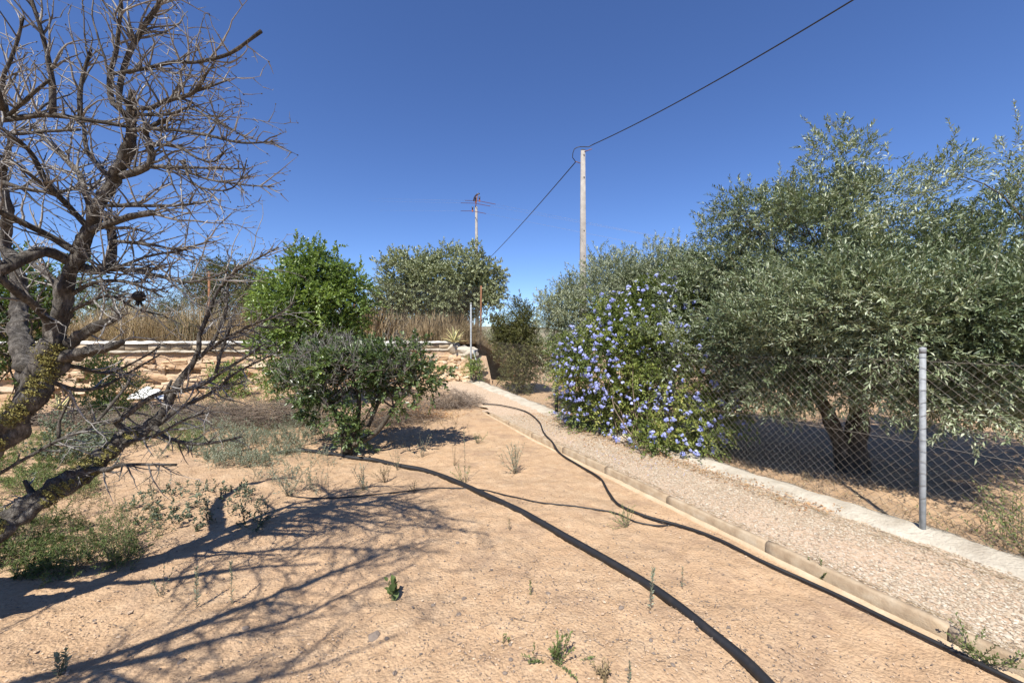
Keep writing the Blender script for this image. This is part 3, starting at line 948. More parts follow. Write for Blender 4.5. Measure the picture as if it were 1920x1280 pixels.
PF = thing('chain_link_fence', (*fxy(3.26), 0.13), 'low chain-link fence on galvanised posts along the gravel path in front of the olives', 'fence')
b_ = Buf()
La, Lb = fxy(0.3), fxy(9.6)
slope = 1 / COSF
chain_mesh(b_, [La, Lb], lambda s: 0.13 + float(zpath(0.3 + s * COSF)) - 0.10, lambda s: 1.50 + float(zpath(0.3 + s * COSF)) - 0.10, 0.075, 0.0013)
tag(link('wire_mesh', b_.mesh('wire_mesh'), M['wire'], PF), kind='stuff')
b_ = Buf()
chain_mesh(b_, [fxy(9.6), fxy(13.65)], lambda s: float(zpath(9.6 + s * COSF)) + 0.03, lambda s: float(zpath(9.6 + s * COSF)) + 1.4 + 1.2 * float(sstep(2.6, 4.4, s)), 0.09, 0.0014)
tag(link('wire_mesh', b_.mesh('wire_mesh'), M['wire'], PF), kind='stuff')
for h in (0.16, 0.80, 1.47):
    b_ = Buf(); ys = np.linspace(0.3, 9.6, 40)
    pts = np.array([[*fxy(y), float(zpath(y)) - 0.1 + h + 0.012 * math.sin(y * 2.2)] for y in ys])
    tube(b_, pts, 0.002, 4)
    link('tension_wire', b_.mesh('tension_wire'), M['wire'], PF)


def post_mesh(h, r, sides=12, cap=True):
    b = Buf()
    tube(b, [(0, 0, -0.2), (0, 0, 0.4), (0, 0, h - 0.01), (0, 0, h - 0.01)], [r, r, r, r], sides)
    if cap:
        tube(b, [(0, 0, h - 0.045), (0, 0, h - 0.012), (0, 0, h), (0, 0, h + 0.002)], [r * 1.12, r * 1.14, r * 1.05, r * 0.5], sides)
    return b.mesh('post', False)


pm = post_mesh(1.46, 0.021)
for y in (3.26, 0.3):
    o = link('post', pm, M['galv'], PF); q = fxy(y) - KN * 0.035
    o.location = (q[0], q[1], float(zpath(y)) + 0.03)
# wire ties on the near post
b_ = Buf()
for zq in np.linspace(0.25, 1.48, 14):
    q = fxy(3.26) - KN * 0.035; a = np.linspace(0, 2 * np.pi, 13)
    pts = np.column_stack([q[0] + 0.027 * np.cos(a), q[1] + 0.027 * np.sin(a), 0.1 + zq + 0.012 * np.sin(a + zq * 9)])
    segs(b_, pts[:-1], pts[1:], 0.0016, 0.0016)
tag(link('wire_tie', b_.mesh('wire_tie'), M['wire'], PF), kind='stuff')
o = link('post', post_mesh(1.15, 0.035, 10, False), M['darkpost'], PF); o.location = (*(fxy(8.6) - KN * 0.06), 0.13)
tag(o, 'short black post beside the flowering bush')
# tall end post with its brace
o = link('post', post_mesh(2.62, 0.028), M['galv'], PF); q = P(883, 700, 13.65); o.location = (q[0], q[1], 0.28)
tag(o, 'tall grey end post beside the rubble slope')
b_ = Buf(); tube(b_, np.array([P(887, 655, 13.6), P(903, 713, 13.35)]), 0.022, 8); link('brace', b_.mesh('brace'), M['galv'], PF)
b_ = Buf(); tube(b_, catmull(np.array([P(928, 727, 12.7), P(938, 714, 12.75), P(950, 717, 12.6), P(958, 732, 12.4)]), 0.06), 0.013, 5)
tag(link('hose_arch', b_.mesh('hose_arch'), M['cable']), 'short black hose arching over the concrete strip at the path end', 'hose')

TF = thing('terrace_fence', (*wall_pt(7.5, 0.5), TZ), 'tall thin wire fence on rusty posts above the stone wall', 'fence')
b_ = Buf()
chain_mesh(b_, [wall_pt(-0.85, 0.55), wall_pt(14.5, 0.55)], lambda s: TZ + 0.02, lambda s: TZ + 2.1, 0.085, 0.0011)
tag(link('wire_mesh', b_.mesh('wire_mesh'), M['wire'], TF), kind='stuff')
rp = post_mesh(2.2, 0.032, 8, False)
for a in (-0.85, 3.5, 7.55, 11.3, 14.5):
    o = link('post', rp, M['rust'], TF); o.location = (*wall_pt(a, 0.6), TZ - 0.02); o.rotation_euler = (0.02 * math.sin(a), 0.02 * math.cos(a * 2), a)
for h in (0.05, 1.05, 2.1):
    b_ = Buf(); tube(b_, [(*wall_pt(-0.85, 0.56), TZ + h), (*wall_pt(7, 0.56), TZ + h - 0.02), (*wall_pt(14.5, 0.56), TZ + h)], 0.0016, 3)
    link('tension_wire', b_.mesh('tension_wire'), M['wire'], TF)

# ================================================================== poles and overhead lines
pp_ = P(1093, 640, 16.0)
pole = thing('concrete_pole', (pp_[0], 16.0, 0.3), 'pale concrete utility pole rising behind the olive trees', 'pole')
b_ = Buf()
htop = 9.15
prof = np.array([[-0.5, -0.36], [0.5, -0.36], [0.5, 0.36], [-0.5, 0.36]])
vs = []
for z, w in ((0.0, 0.30), (4.5, 0.235), (htop, 0.165)):
    for x, y in ((-.5, -.32), (-.44, -.38), (.44, -.38), (.5, -.32), (.5, .32), (.44, .38), (-.44, .38), (-.5, .32)):
        vs.append((pp_[0] + x * w, 16.0 + y * w, z + (0.0)))
q = []
for i in range(2):
    for k in range(8): q.append((i * 8 + k, i * 8 + (k + 1) % 8, i * 8 + 8 + (k + 1) % 8, i * 8 + 8 + k))
b_.add(vs, [np.array(q), np.array([[16 + k for k in range(8)]])])
link('shaft', b_.mesh('shaft'), M['pole'], pole)
b_ = Buf()
for zq in (htop - 0.22, htop - 1.1, htop - 3.2, htop - 4.2):
    tube(b_, [(pp_[0] + 0.03, 15.90, zq), (pp_[0] + 0.03, 15.955, zq)], 0.022, 8)
tag(link('bolt_hole', b_.mesh('bolt_hole'), M['darkpost'], pole), kind='stuff')
tip = np.array([pp_[0], 15.93, htop - 0.08])
b_ = Buf(); tube(b_, [tip + [-0.10, 0.05, -0.45], tip + [-0.30, 0.02, -0.40]], 0.016, 6); link('bracket', b_.mesh('bracket'), M['rust'], pole)
b_ = Buf(); tube(b_, [tip + [0.05, 0, -0.02], tip + [0.32, -0.05, 0.06]], 0.016, 6); link('bracket', b_.mesh('bracket'), M['rust'], pole)

r_end = P(1600, 0, 8.3); far_r = tip + (r_end - tip) * 2.6
pts = [tip + [-0.30, 0.02, -0.40], tip + [-0.42, 0, -0.25], tip + [-0.36, -0.04, 0.06], tip + [-0.12, -0.05, 0.15], tip + [0.20, -0.06, 0.14], tip + [0.34, -0.1, 0.20]]
nn_ = 26
b1 = r_end + 0; a1 = tip + np.array([0.34, -0.1, 0.20])
for i in range(1, nn_ + 1):
    f = i / nn_ * 2.0
    p = a1 + (r_end - a1) * f
    p[2] += -0.55 * f * (1 - f) + 0.0
    pts.append(p)
b_ = Buf(); tube(b_, catmull(np.array(pts), 0.12), 0.017, 6)
tag(link('overhead_cable', b_.mesh('overhead_cable', True), M['cable']), 'thick black cable from the concrete pole top up out of the picture', 'cable')
l_mid = P(920, 488, 32.0)
a1 = tip + np.array([-0.30, 0.02, -0.42]); pts = []
l_far = np.array([-8.6, 56.0, 8.6])
for i in range(31):
    f = i / 30; p = a1 * (1 - f) + l_far * f
    fm = (32 - 16) / (56 - 16)
    zl = a1[2] * (1 - fm) + l_far[2] * fm
    p[2] += (l_mid[2] - zl) / (fm * (1 - fm)) * f * (1 - f)
    pts.append(p)
b_ = Buf(); tube(b_, np.array(pts), 0.020, 5)
tag(link('overhead_cable', b_.mesh('overhead_cable', True), M['cable']), 'black cable descending from the concrete pole towards the round tree', 'cable')
o = thing('concrete_pole', (l_far[0], l_far[1], 1.5), 'far concrete pole hidden behind the round tree', 'pole')
b_ = Buf(); tube(b_, [(l_far[0], l_far[1], 1.3), (l_far[0], l_far[1], 8.75)], [0.15, 0.09], 8); link('shaft', b_.mesh('shaft'), M['pole'], o)

yp = 26.0; ip = P(893, 640, yp); topz = P(890, 388, yp)[2]
ipole = thing('power_pole', (ip[0], yp, 1.5), 'slim pale power pole with insulators above the round tree', 'pole')
b_ = Buf(); tube(b_, [(ip[0] + 0.06, yp, 1.3), (ip[0], yp, topz)], [0.13, 0.075], 8); link('shaft', b_.mesh('shaft'), M['pole'], ipole)
b_ = Buf(); tube(b_, catmull(np.array([P(888, 377, yp), P(890, 370, yp), P(894, 365, yp), P(899, 363, yp)]), 0.04), 0.05, 7); link('bent_conduit', b_.mesh('bent_conduit'), M['insul'], ipole)
b_ = Buf(); tube(b_, [P(891, 392, yp), P(895, 366, yp)], 0.03, 6); link('top_bracket', b_.mesh('top_bracket'), M['rust'], ipole)
for (u, v, d_) in ((899, 376, -0.1), (886, 395, -0.1), (892, 378, 0.15)):
    b_ = Buf(); tube(b_, [P(u, v, yp + d_), P(u, v - 4, yp + d_), P(u, v - 7, yp + d_)], [0.05, 0.045, 0.055], 8); ins = link('insulator', b_.mesh('insulator'), M['insul'], ipole)
    b_ = Buf(); tube(b_, [P(u, v + 2, yp + d_), P(u, v - 0.5, yp + d_)], [0.055, 0.05], 8); link('insulator_foot', b_.mesh('insulator_foot'), M['insul_red'], ipole)
for i, (l, m_, r, lab) in enumerate((((872, 376), (896, 376.5), (929, 383), 'top thin dark red power line on the slim pole'),
                                ((864, 380.5), (889, 381), (919, 386.5), 'middle thin dark red power line on the slim pole'),
                                ((864, 395.5), (886, 395.6), (911, 400.5), 'lowest thin dark red power line on the slim pole'))):
    yl, yr = 27.5, 24.0
    A0, A1, A2 = P(*l, yl), P(*m_, yp - 0.1), P(*r, yr)
    w = thing('power_line', A1, lab, 'power line', 'power lines on the slim pole')
    b_ = Buf(); tube(b_, np.array([A0, A1, A2]), 0.018, 5); link('sleeve', b_.mesh('sleeve'), M['redwire'], w)
    e0 = A1 + (A0 - A1) * 14; e2 = A1 + (A2 - A1) * 9
    b_ = Buf(); tube(b_, np.array([e0, A0]), 0.0028, 3); tube(b_, np.array([A2, e2]), 0.0028, 3); link('conductor', b_.mesh('conductor'), M['pole'], w)

# ================================================================== house far away
hp = P(297, 604, 70)
hs = thing('white_house', (hp[0], 70, 1.5), 'far white house glimpsed over the dry grass', 'house')


def box(b, x0, x1, y0, y1, z0, z1):
    v = [(x, y, z) for z in (z0, z1) for y in (y0, y1) for x in (x0, x1)]
    b.add(v, np.array([[0, 2, 3, 1], [4, 5, 7, 6], [0, 1, 5, 4], [2, 6, 7, 3], [0, 4, 6, 2], [1, 3, 7, 5]]))


b_ = Buf(); box(b_, hp[0] - 1.6, hp[0] + 2.4, 70, 75, 1.0, 5.0); link('wall', b_.mesh('wall'), M['whitewash'], hs)
b_ = Buf(); b_.add([(hp[0] - 1.9, 69.7, 5.0), (hp[0] + 2.7, 69.7, 5.0), (hp[0] + 2.7, 75.3, 5.0), (hp[0] - 1.9, 75.3, 5.0), (hp[0] - 1.9, 72.5, 6.1), (hp[0] + 2.7, 72.5, 6.1)],
                    [np.array([[0, 1, 5, 4], [2, 3, 4, 5], [0, 3, 2, 1]]), np.array([[0, 4, 3], [1, 2, 5]])]); link('roof', b_.mesh('roof'), M['rooftile'], hs)
b_ = Buf(); box(b_, hp[0] + 0.6, hp[0] + 1.5, 69.93, 70.02, 2.4, 3.6); link('window', b_.mesh('window'), M['glass'], hs)
#==PLANTS==

# ================================================================== pipes and hoses
def hose(name, px, rpx_y, rad, label, mat, lift=0.0, sides=10, wob=0.0, cat='hose'):
    pts = []
    for q in px:
        u, v = q[0], q[1]; ex = q[2] if len(q) > 2 else 0.0
        p = on_ground(u, v); pts.append([p[0], p[1], p[2] + rad * 0.75 + lift + ex])
    c = catmull(np.array(pts), 0.05)
    g_ = ground_z(c[:, 0], c[:, 1]); tq = tval(c[:, 0], c[:, 1])
    g_ = np.where((tq > KERB_T - 0.045) & (tq < FENCE_T), np.maximum(g_, zpath(c[:, 1]) + 0.012), g_)
    w_ = max(3, int(rad * 600)) | 1
    sm = np.convolve(np.pad(g_, w_, mode='edge'), np.ones(w_) / w_, 'same')[w_:-w_]
    c[:, 2] = np.maximum(sm, g_ - rad * 0.5) + rad * 0.8 + lift
    for _ in range(3): c[1:-1, 2] = (c[:-2, 2] + c[1:-1, 2] + c[2:, 2]) / 3
    b = Buf(); tube(b, c, rad, sides)
    return tag(link(name, b.mesh(name, True), mat), label, cat)


hose('irrigation_pipe', [(520, 851), (560, 847), (610, 852), (660, 860), (700, 866), (745, 874), (800, 886), (860, 908), (930, 940), (1010, 982), (1100, 1033), (1180, 1080), (1250, 1128), (1320, 1178), (1395, 1245), (1450, 1300), (1520, 1375), (1640, 1500)],
     0, 0.027, 'thick black irrigation pipe running across the bare soil', M['pipe'], 0, 12, cat='pipe')
hose('irrigation_hose', [(905, 765), (940, 768), (985, 780), (1010, 800), (1022, 826), (1060, 860), (1115, 893), (1140, 925), (1160, 950), (1200, 967), (1270, 988), (1340, 1014), (1420, 1052), (1500, 1090), (1580, 1127), (1680, 1175), (1780, 1224), (1880, 1274), (1960, 1313), (2100, 1384)],
     0, 0.0125, 'medium black irrigation hose winding from the kerb end to the corner', M['pipe'], 0.012, 8)
hose('drip_line', [(545, 932), (600, 934), (700, 928), (790, 919), (860, 917), (905, 920), (960, 932), (1020, 945), (1090, 951), (1150, 963), (1190, 980), (1235, 989), (1268, 984)],
     0, 0.0068, 'thin black drip line crossing the thick pipe', M['pipe'], 0.004, 6)

# ================================================================== leafy trees
def fence_clip(margin=0.06, ztop=1.75, over=0.45):
    def f(o):
        t = (o[:, 0] + SL * o[:, 1] - FENCE_T) * COSF
        return t > margin - over * np.clip((o[:, 2] - ztop) / 0.7, 0, 1)
    return f


def leafy_tree(name, base, label, cat, lobes, trunk, mats, n_clump, clump_r, n_sprig, sprig, leaf, k, rng_seed, clip=None, up=0.35, out=0.8, jit=0.5,
               inner=0.25, broad=False, tmean=0.5, tvar=0.15, limbs=26, stem_r=0.002, group=None, curl=0.1, droop=0.15, pairs=True, shell=0.5,
               top_shoots=0, flat=0.9, upn=0.8, ang=(0.5, 1.1), limb_r=0.022):
    rng = np.random.default_rng(rng_seed)
    root = thing(name, base, label, cat, group)
    o, d, cc = crown(lobes, n_clump, clump_r, n_sprig, rng, up, out, jit, inner, clip, flat, shell)
    lb, sb, tb = Buf(), Buf(), Buf()
    L = rng.uniform(sprig[0], sprig[1], len(o))
    tn = tmean + tvar * fbm(o[:, 0] * 1.7, o[:, 1] * 1.7, o[:, 2] * 1.7 + rng_seed, 2) + rng.normal(0, 0.06, len(o))
    sprigs(lb, sb, o, d, L, k, leaf[0], leaf[1], tn, rng, ang, droop, stem_r, broad, curl, upn, 0.17, pairs)
    if top_shoots:
        # long soft shoots that break the outline
        lo = np.array([list(l)[:4] for l in lobes]); idx = rng.choice(len(cc), top_shoots)
        c0 = cc[idx]; hi = c0[:, 2] > np.median(cc[:, 2]) - 0.2
        c0 = c0[hi]
        dd = unit(np.array([0, 0, 1.0]) + rng.normal(0, 0.35, (len(c0), 3)))
        if clip is not None:
            kq = clip(c0); c0, dd = c0[kq], dd[kq]
        for s in range(3):
            sprigs(lb, sb, c0 + dd * (0.12 + 0.16 * s), unit(dd + rng.normal(0, 0.12, dd.shape)), 0.20, k, leaf[0] * (1 - 0.1 * s), leaf[1], tmean + 0.12, rng, ang, 0.05, stem_r, broad, curl, upn, 0.15, pairs)
    # trunk and limbs
    base = np.asarray(base, float)
    heads = []
    for tr in trunk:
        pts = catmull(np.array([np.append(q[:3], q[3]) for q in tr], float), 0.08)
        tube(tb, pts[:, :3], pts[:, 3], 10, 0.18, rng_seed * 1.3 + len(heads), freq=7)
        heads.append(pts)
    link('trunk', tb.mesh('trunk', True), mats[1], root)
    bb = Buf()
    sel = rng.choice(len(cc), min(limbs, len(cc)), replace=False)
    for ci in sel:
        if clip is not None and not clip(cc[ci][None])[0]: continue
        h = heads[rng.integers(len(heads))]
        s = h[rng.integers(int(len(h) * 0.55), len(h))]
        bez_branch(bb, s[:3], cc[ci], min(s[3] * 0.55, limb_r), 0.004, 0.25, 5, rng)
    if limbs: link('limbs', bb.mesh('limbs', True), mats[1], root)
    lv = link('crown', lb.mesh('crown'), mats[0], root); lv['kind'] = 'stuff'
    st = link('leaf_stems', sb.mesh('leaf_stems'), M['twig_brown'], root); st['kind'] = 'stuff'
    return root


def lob(u, v, Y, r, zs=1.0):
    p = P(u, v, Y)
    return (p[0], p[1], p[2], r, zs)


olive_mats = (M['olive_leaf'], M['olive_bark'])
bA = np.array([4.15, 4.95, 0.0])
leafy_tree('olive_tree', bA, 'big grey-green olive tree with two dark stems behind the galvanised post', 'tree',
           [lob(1480, 480, 5.5, 0.80), lob(1585, 450, 5.3, 0.75), lob(1600, 600, 4.9, 0.80), lob(1450, 620, 5.2, 0.70), lob(1690, 580, 5.0, 0.75),
            lob(1592, 300, 5.3, 0.30, 1.5), lob(1415, 405, 5.7, 0.42), lob(1530, 365, 5.5, 0.38), lob(1440, 695, 5.1, 0.30), lob(1650, 670, 4.6, 0.36), lob(1560, 640, 4.9, 0.35),
            lob(1690, 460, 5.3, 0.45), lob(1380, 540, 5.8, 0.5), lob(1240, 650, 6.0, 0.42), lob(1300, 580, 6.3, 0.40), lob(1340, 470, 6.3, 0.42),
            lob(1600, 590, 3.95, 0.40), lob(1500, 585, 4.15, 0.44), lob(1690, 590, 3.75, 0.36), lob(1430, 560, 4.5, 0.42),
            lob(1440, 690, 4.7, 0.36), lob(1540, 640, 4.3, 0.36), lob(1655, 685, 4.05, 0.32), lob(1445, 722, 4.8, 0.28), lob(1665, 715, 4.15, 0.24), lob(1700, 660, 3.95, 0.30), lob(1500, 660, 4.5, 0.4)],
           [[(4.2, 4.95, -0.1, .17), (4.22, 4.98, 0.3, .125), (4.28, 5.0, .8, .10), (4.2, 5.1, 1.4, .075), (4.1, 5.2, 2.2, .05)],
            [(4.12, 4.95, -0.1, .12), (4.02, 4.98, 0.35, .085), (3.86, 5.02, .8, .075), (3.65, 5.15, 1.3, .06), (3.4, 5.4, 2.0, .04)]],
           olive_mats, 400, 0.225, 11200, (0.14, 0.30), (0.062, 0.0165), 15, 101, fence_clip(0.05, 1.5, 0.62), inner=0.10, shell=0.62, out=1.0, jit=0.42, tmean=0.50, tvar=0.26, limbs=70, top_shoots=60, group='olive trees along the fence')
bB = np.array([6.6, 4.5, 0.15])
leafy_tree('olive_tree', bB, 'olive tree whose loose shoots fill the upper right edge of the picture', 'tree',
           [lob(1805, 530, 4.9, 0.65), lob(1905, 460, 5.0, 0.65), lob(1860, 630, 4.6, 0.75), lob(1800, 680, 4.5, 0.40), lob(1900, 700, 4.3, 0.36),
            lob(1888, 320, 5.1, 0.24, 1.7), lob(1762, 350, 5.2, 0.22, 1.5), lob(2010, 580, 4.6, 0.8), lob(1740, 620, 4.9, 0.5),
            lob(1800, 600, 3.6, 0.34), lob(1885, 555, 3.6, 0.36), lob(1865, 650, 3.6, 0.32), lob(1990, 560, 3.5, 0.42), lob(1800, 690, 3.75, 0.34), lob(1885, 715, 3.6, 0.32), lob(1790, 722, 3.75, 0.28), lob(1880, 752, 3.6, 0.26), lob(1830, 660, 3.8, 0.38)],
           [[(6.6, 4.5, 0, .15), (6.5, 4.5, .6, .11), (6.3, 4.6, 1.3, .08), (6.0, 4.8, 2.1, .05)], [(6.6, 4.5, .3, .1), (6.9, 4.5, 1.0, .08), (7.0, 4.5, 1.8, .05)]],
           olive_mats, 250, 0.225, 6300, (0.14, 0.30), (0.062, 0.0165), 15, 102, fence_clip(0.05, 1.5, 0.62), inner=0.10, shell=0.62, out=1.0, jit=0.42, tmean=0.50, tvar=0.26, limbs=50, top_shoots=70, group='olive trees along the fence')
bC = np.array([2.35, 9.2, 0.05])
leafy_tree('olive_tree', bC, 'silvery olive tree behind the blue flowering bush and below the concrete pole', 'tree',
           [lob(1135, 585, 9.3, 1.12), lob(1235, 565, 9.0, 1.08), lob(1022, 605, 9.3, 0.45), lob(1065, 620, 9.1, 0.75), lob(1180, 545, 9.4, 0.8), lob(1290, 550, 8.6, 0.65), lob(1040, 575, 9.4, 0.52),
            lob(1045, 690, 9.0, 0.42), lob(1120, 510, 9.5, 0.45), lob(1250, 510, 9.2, 0.45), lob(1330, 560, 8.4, 0.6)],
           [[(2.35, 9.2, 0, .18), (2.3, 9.2, .6, .13), (2.2, 9.2, 1.4, .09), (2.1, 9.3, 2.4, .05)], [(2.4, 9.2, .3, .12), (2.7, 9.1, 1.0, .09), (3.0, 9.0, 2.0, .05)]],
           (M['olive_far'], M['olive_bark']), 320, 0.27, 7800, (0.16, 0.32), (0.070, 0.020), 14, 103, fence_clip(0.05, 1.9, 0.3), up=0.7, inner=0.12, shell=0.6, tmean=0.52, tvar=0.2, limbs=50, top_shoots=110, group='olive trees along the fence')

leafy_tree('round_tree', P(820, 634, 20) * [1, 1, 0] + [0, 0, 1.5], 'broad round grey-green tree behind the terrace fence', 'tree',
           [lob(770, 520, 20, 1.5), lob(860, 520, 20, 1.6), lob(815, 545, 19.6, 1.5), lob(905, 560, 20, 1.0), lob(735, 560, 20, 0.95), lob(830, 580, 19.4, 1.0), lob(900, 520, 20.2, 1.1), lob(760, 580, 19.6, 0.8)],
           [[(-3.7, 20, 1.4, .25), (-3.6, 20, 2.2, .2), (-3.4, 20, 3.4, .12)], [(-3.0, 20, 1.4, .2), (-2.8, 20, 2.4, .15), (-2.4, 20, 3.5, .1)], [(-4.0, 19.9, 1.4, .18), (-4.4, 20, 2.4, .14), (-4.8, 20, 3.4, .1)]],
           (M['carob_leaf'], M['olive_bark']), 260, 0.50, 5500, (0.2, 0.42), (0.135, 0.064), 11, 104, inner=0.2, shell=0.6, tmean=0.55, tvar=0.22, limbs=30, flat=0.8)

leafy_tree('lemon_tree', P(590, 640, 9.3) * [1, 1, 0] + [0, 0, 0.2], 'bright green bushy lemon tree in front of the stone wall', 'tree',
           [lob(585, 590, 9.3, 1.0), lob(545, 560, 9.3, 0.75), lob(640, 580, 9.3, 0.65), lob(600, 510, 9.3, 0.55), lob(570, 490, 9.3, 0.40), lob(540, 640, 9.2, 0.55), lob(600, 655, 9.0, 0.55), lob(655, 530, 9.3, 0.35), lob(515, 545, 9.3, 0.35), lob(560, 690, 9.0, 0.35), lob(655, 620, 9.2, 0.40)],
           [[(-4.55, 9.3, 0.1, .09), (-4.55, 9.3, .8, .075), (-4.5, 9.3, 1.6, .05), (-4.5, 9.3, 2.6, .03)]],
           (M['citrus_leaf'], M['olive_bark']), 190, 0.22, 3300, (0.16, 0.36), (0.082, 0.042), 10, 105, inner=0.15, broad=True, tmean=0.6, tvar=0.26, limbs=40, top_shoots=70, pairs=False, droop=0.3)

# old half-dead citrus in front
b0 = on_ground(650, 852)
root = leafy_tree('old_citrus_tree', b0, 'low half-dead citrus tree full of grey twigs on the bare soil', 'tree',
           [lob(660, 700, 5.8, 0.55, 0.75), lob(580, 710, 5.8, 0.42, 0.8), lob(740, 690, 5.8, 0.50, 0.7), lob(800, 700, 5.9, 0.30, 0.9), lob(620, 670, 5.9, 0.35, 0.7), lob(700, 668, 5.9, 0.35, 0.6),
            lob(775, 655, 6.0, 0.16), lob(745, 760, 5.6, 0.14), lob(810, 760, 5.7, 0.13), lob(660, 815, 5.7, 0.22, 0.9), lob(590, 770, 5.7, 0.15), lob(655, 775, 5.6, 0.14)],
           [[np.append(b0, .085), np.append(b0 + [-.02, 0, .28], .07), np.append(P(632, 780, 5.8), .045), np.append(P(610, 735, 5.8), .03), np.append(P(590, 690, 5.8), .02)],
            [np.append(b0 + [0.02, 0, .2], .06), np.append(P(668, 790, 5.85), .04), np.append(P(672, 740, 5.85), .03), np.append(P(650, 690, 5.85), .018)],
            [np.append(b0 + [0.05, 0, .12], .05), np.append(P(705, 810, 5.75), .035), np.append(P(745, 755, 5.8), .03), np.append(P(790, 700, 5.9), .02)],
            [np.append(P(690, 800, 5.8), .03), np.append(P(720, 730, 5.9), .025), np.append(P(740, 680, 6.0), .015)]],
           (M['shrub_leaf'], M['olive_bark']), 170, 0.13, 1500, (0.08, 0.17), (0.064, 0.031), 9, 106, inner=0.15, broad=True, tmean=0.42, tvar=0.18, limbs=60, pairs=False, droop=0.2, stem_r=0.002, limb_r=0.014)
# its dead twigs
rng = np.random.default_rng(61); b_ = Buf()
lo = [lob(650, 690, 5.75, 0.55, 0.7), lob(570, 700, 5.7, 0.45, 0.8), lob(740, 680, 5.8, 0.5, 0.7), lob(610, 660, 5.8, 0.35, 0.6)]
o_, d_, cc = crown(lo, 160, 0.14, 750, rng, up=0.9, out=0.7, jit=0.5, inner=0.3)
Lq = rng.uniform(0.06, 0.2, len(o_)); e_ = o_ + d_ * Lq[:, None]
segs(b_, o_, e_, 0.003, 0.0014, np.clip(rng.normal(0.6, 0.2, len(o_)), 0, 1))
for s in range(3):
    f = rng.uniform(0.3, 1, len(o_)); q0 = o_ + d_ * (Lq * f)[:, None]
    d2 = unit(d_ + rng.normal(0, 0.7, d_.shape)); segs(b_, q0, q0 + d2 * (Lq * 0.5)[:, None], 0.0018, 0.0008, 0.65)
tag(link('dead_twigs', b_.mesh('dead_twigs'), M['dead_twig'], root), 'grey leafless twigs', kind='stuff')

# trees on the terrace and behind the dead tree
def tb(u, Y): q = P(u, 640, Y); return np.array([q[0], Y, TZ])


q = tb(420, 17.5)
leafy_tree('almond_tree', q, 'olive-brown drooping tree behind the rusty post of the terrace fence', 'tree',
           [lob(405, 520, 17.5, 0.75), lob(455, 530, 17.5, 0.85), lob(380, 550, 17.5, 0.7), lob(480, 560, 17.5, 0.7), lob(400, 500, 17.5, 0.4), lob(430, 570, 17.5, 0.8)],
           [[(*q[:2], 1.4, .12), (q[0] + .1, q[1], 2.3, .09), (q[0] - .1, q[1], 3.4, .05)]],
           (M['pom_leaf'], M['olive_bark']), 130, 0.36, 2400, (0.2, 0.4), (0.11, 0.036), 9, 107, inner=0.2, tmean=0.4, limbs=24, droop=0.7, up=0.1, pairs=False)
q = tb(312, 16)
leafy_tree('almond_tree', q, 'small olive-green tree between the hanging black fruit and the drooping tree', 'tree',
           [lob(312, 578, 16, 0.5), lob(330, 590, 16, 0.45), lob(295, 595, 16, 0.4)], [[(*q[:2], 1.4, .07), (q[0], q[1], 2.2, .05), (q[0] + .1, q[1], 2.8, .03)]],
           (M['pom_leaf'], M['olive_bark']), 45, 0.26, 420, (0.2, 0.35), (0.09, 0.028), 8, 108, inner=0.2, tmean=0.45, limbs=14, pairs=False)
q = tb(235, 15)
leafy_tree('almond_tree', q, 'grey-green tree on the terrace seen through the dead branches', 'tree',
           [lob(180, 575, 14.5, 0.8), lob(220, 585, 14.5, 0.6), lob(130, 570, 14.5, 0.8)], [[(*q[:2], 1.4, .1), (q[0] - .4, q[1] - .2, 2.2, .07), (q[0] - .8, q[1] - .3, 2.9, .04)]],
           (M['carob_leaf'], M['olive_bark']), 80, 0.3, 900, (0.2, 0.35), (0.09, 0.028), 8, 118, inner=0.2, tmean=0.4, limbs=16, pairs=False)
q = np.array([-8.6, 7.2, 0.25])
leafy_tree('carob_tree', q, 'dark green tree at the left edge behind the dead tree', 'tree',
           [lob(20, 570, 7.2, 0.7), lob(-30, 620, 7.2, 0.8), lob(95, 520, 7.2, 0.42), lob(60, 560, 7.3, 0.5), lob(-60, 520, 7.2, 0.8), lob(10, 690, 7.2, 0.6)],
           [[(*q[:2], 0, .12), (q[0] - .1, q[1], 0.9, .09), (q[0] - .2, q[1], 2.0, .05)]],
           (M['citrus_leaf'], M['olive_bark']), 120, 0.24, 800, (0.15, 0.3), (0.09, 0.04), 9, 109, inner=0.3, broad=True, tmean=0.3, limbs=24, pairs=False)

# brown-green bush beyond the fence
q = np.array([0.25, 12.2, 0.1])
leafy_tree('pomegranate_bush', q, 'upright brown-green bush behind the fence at the far end of the path', 'bush',
           [lob(965, 640, 12.2, 0.62, 1.1), lob(935, 630, 12.2, 0.45, 1.0), lob(985, 610, 12.2, 0.40, 1.3), lob(970, 700, 12.0, 0.5), lob(1000, 680, 12.0, 0.45), lob(972, 585, 12.2, 0.15, 2.0), lob(930, 610, 12.3, 0.25, 1.3)],
           [[(*q[:2], 0, .05), (q[0] - .1, q[1], .7, .035), (q[0] - .2, q[1], 1.6, .02)], [(*q[:2], 0, .04), (q[0] + .2, q[1], .8, .03), (q[0] + .3, q[1], 1.7, .02)]],
           (M['pom_leaf'], M['olive_bark']), 150, 0.2, 2300, (0.15, 0.3), (0.075, 0.030), 9, 110, clip=fence_clip(0.03, 2.6, 0.1), inner=0.25, tmean=0.45, tvar=0.2, limbs=30, up=0.6, pairs=False, top_shoots=30)

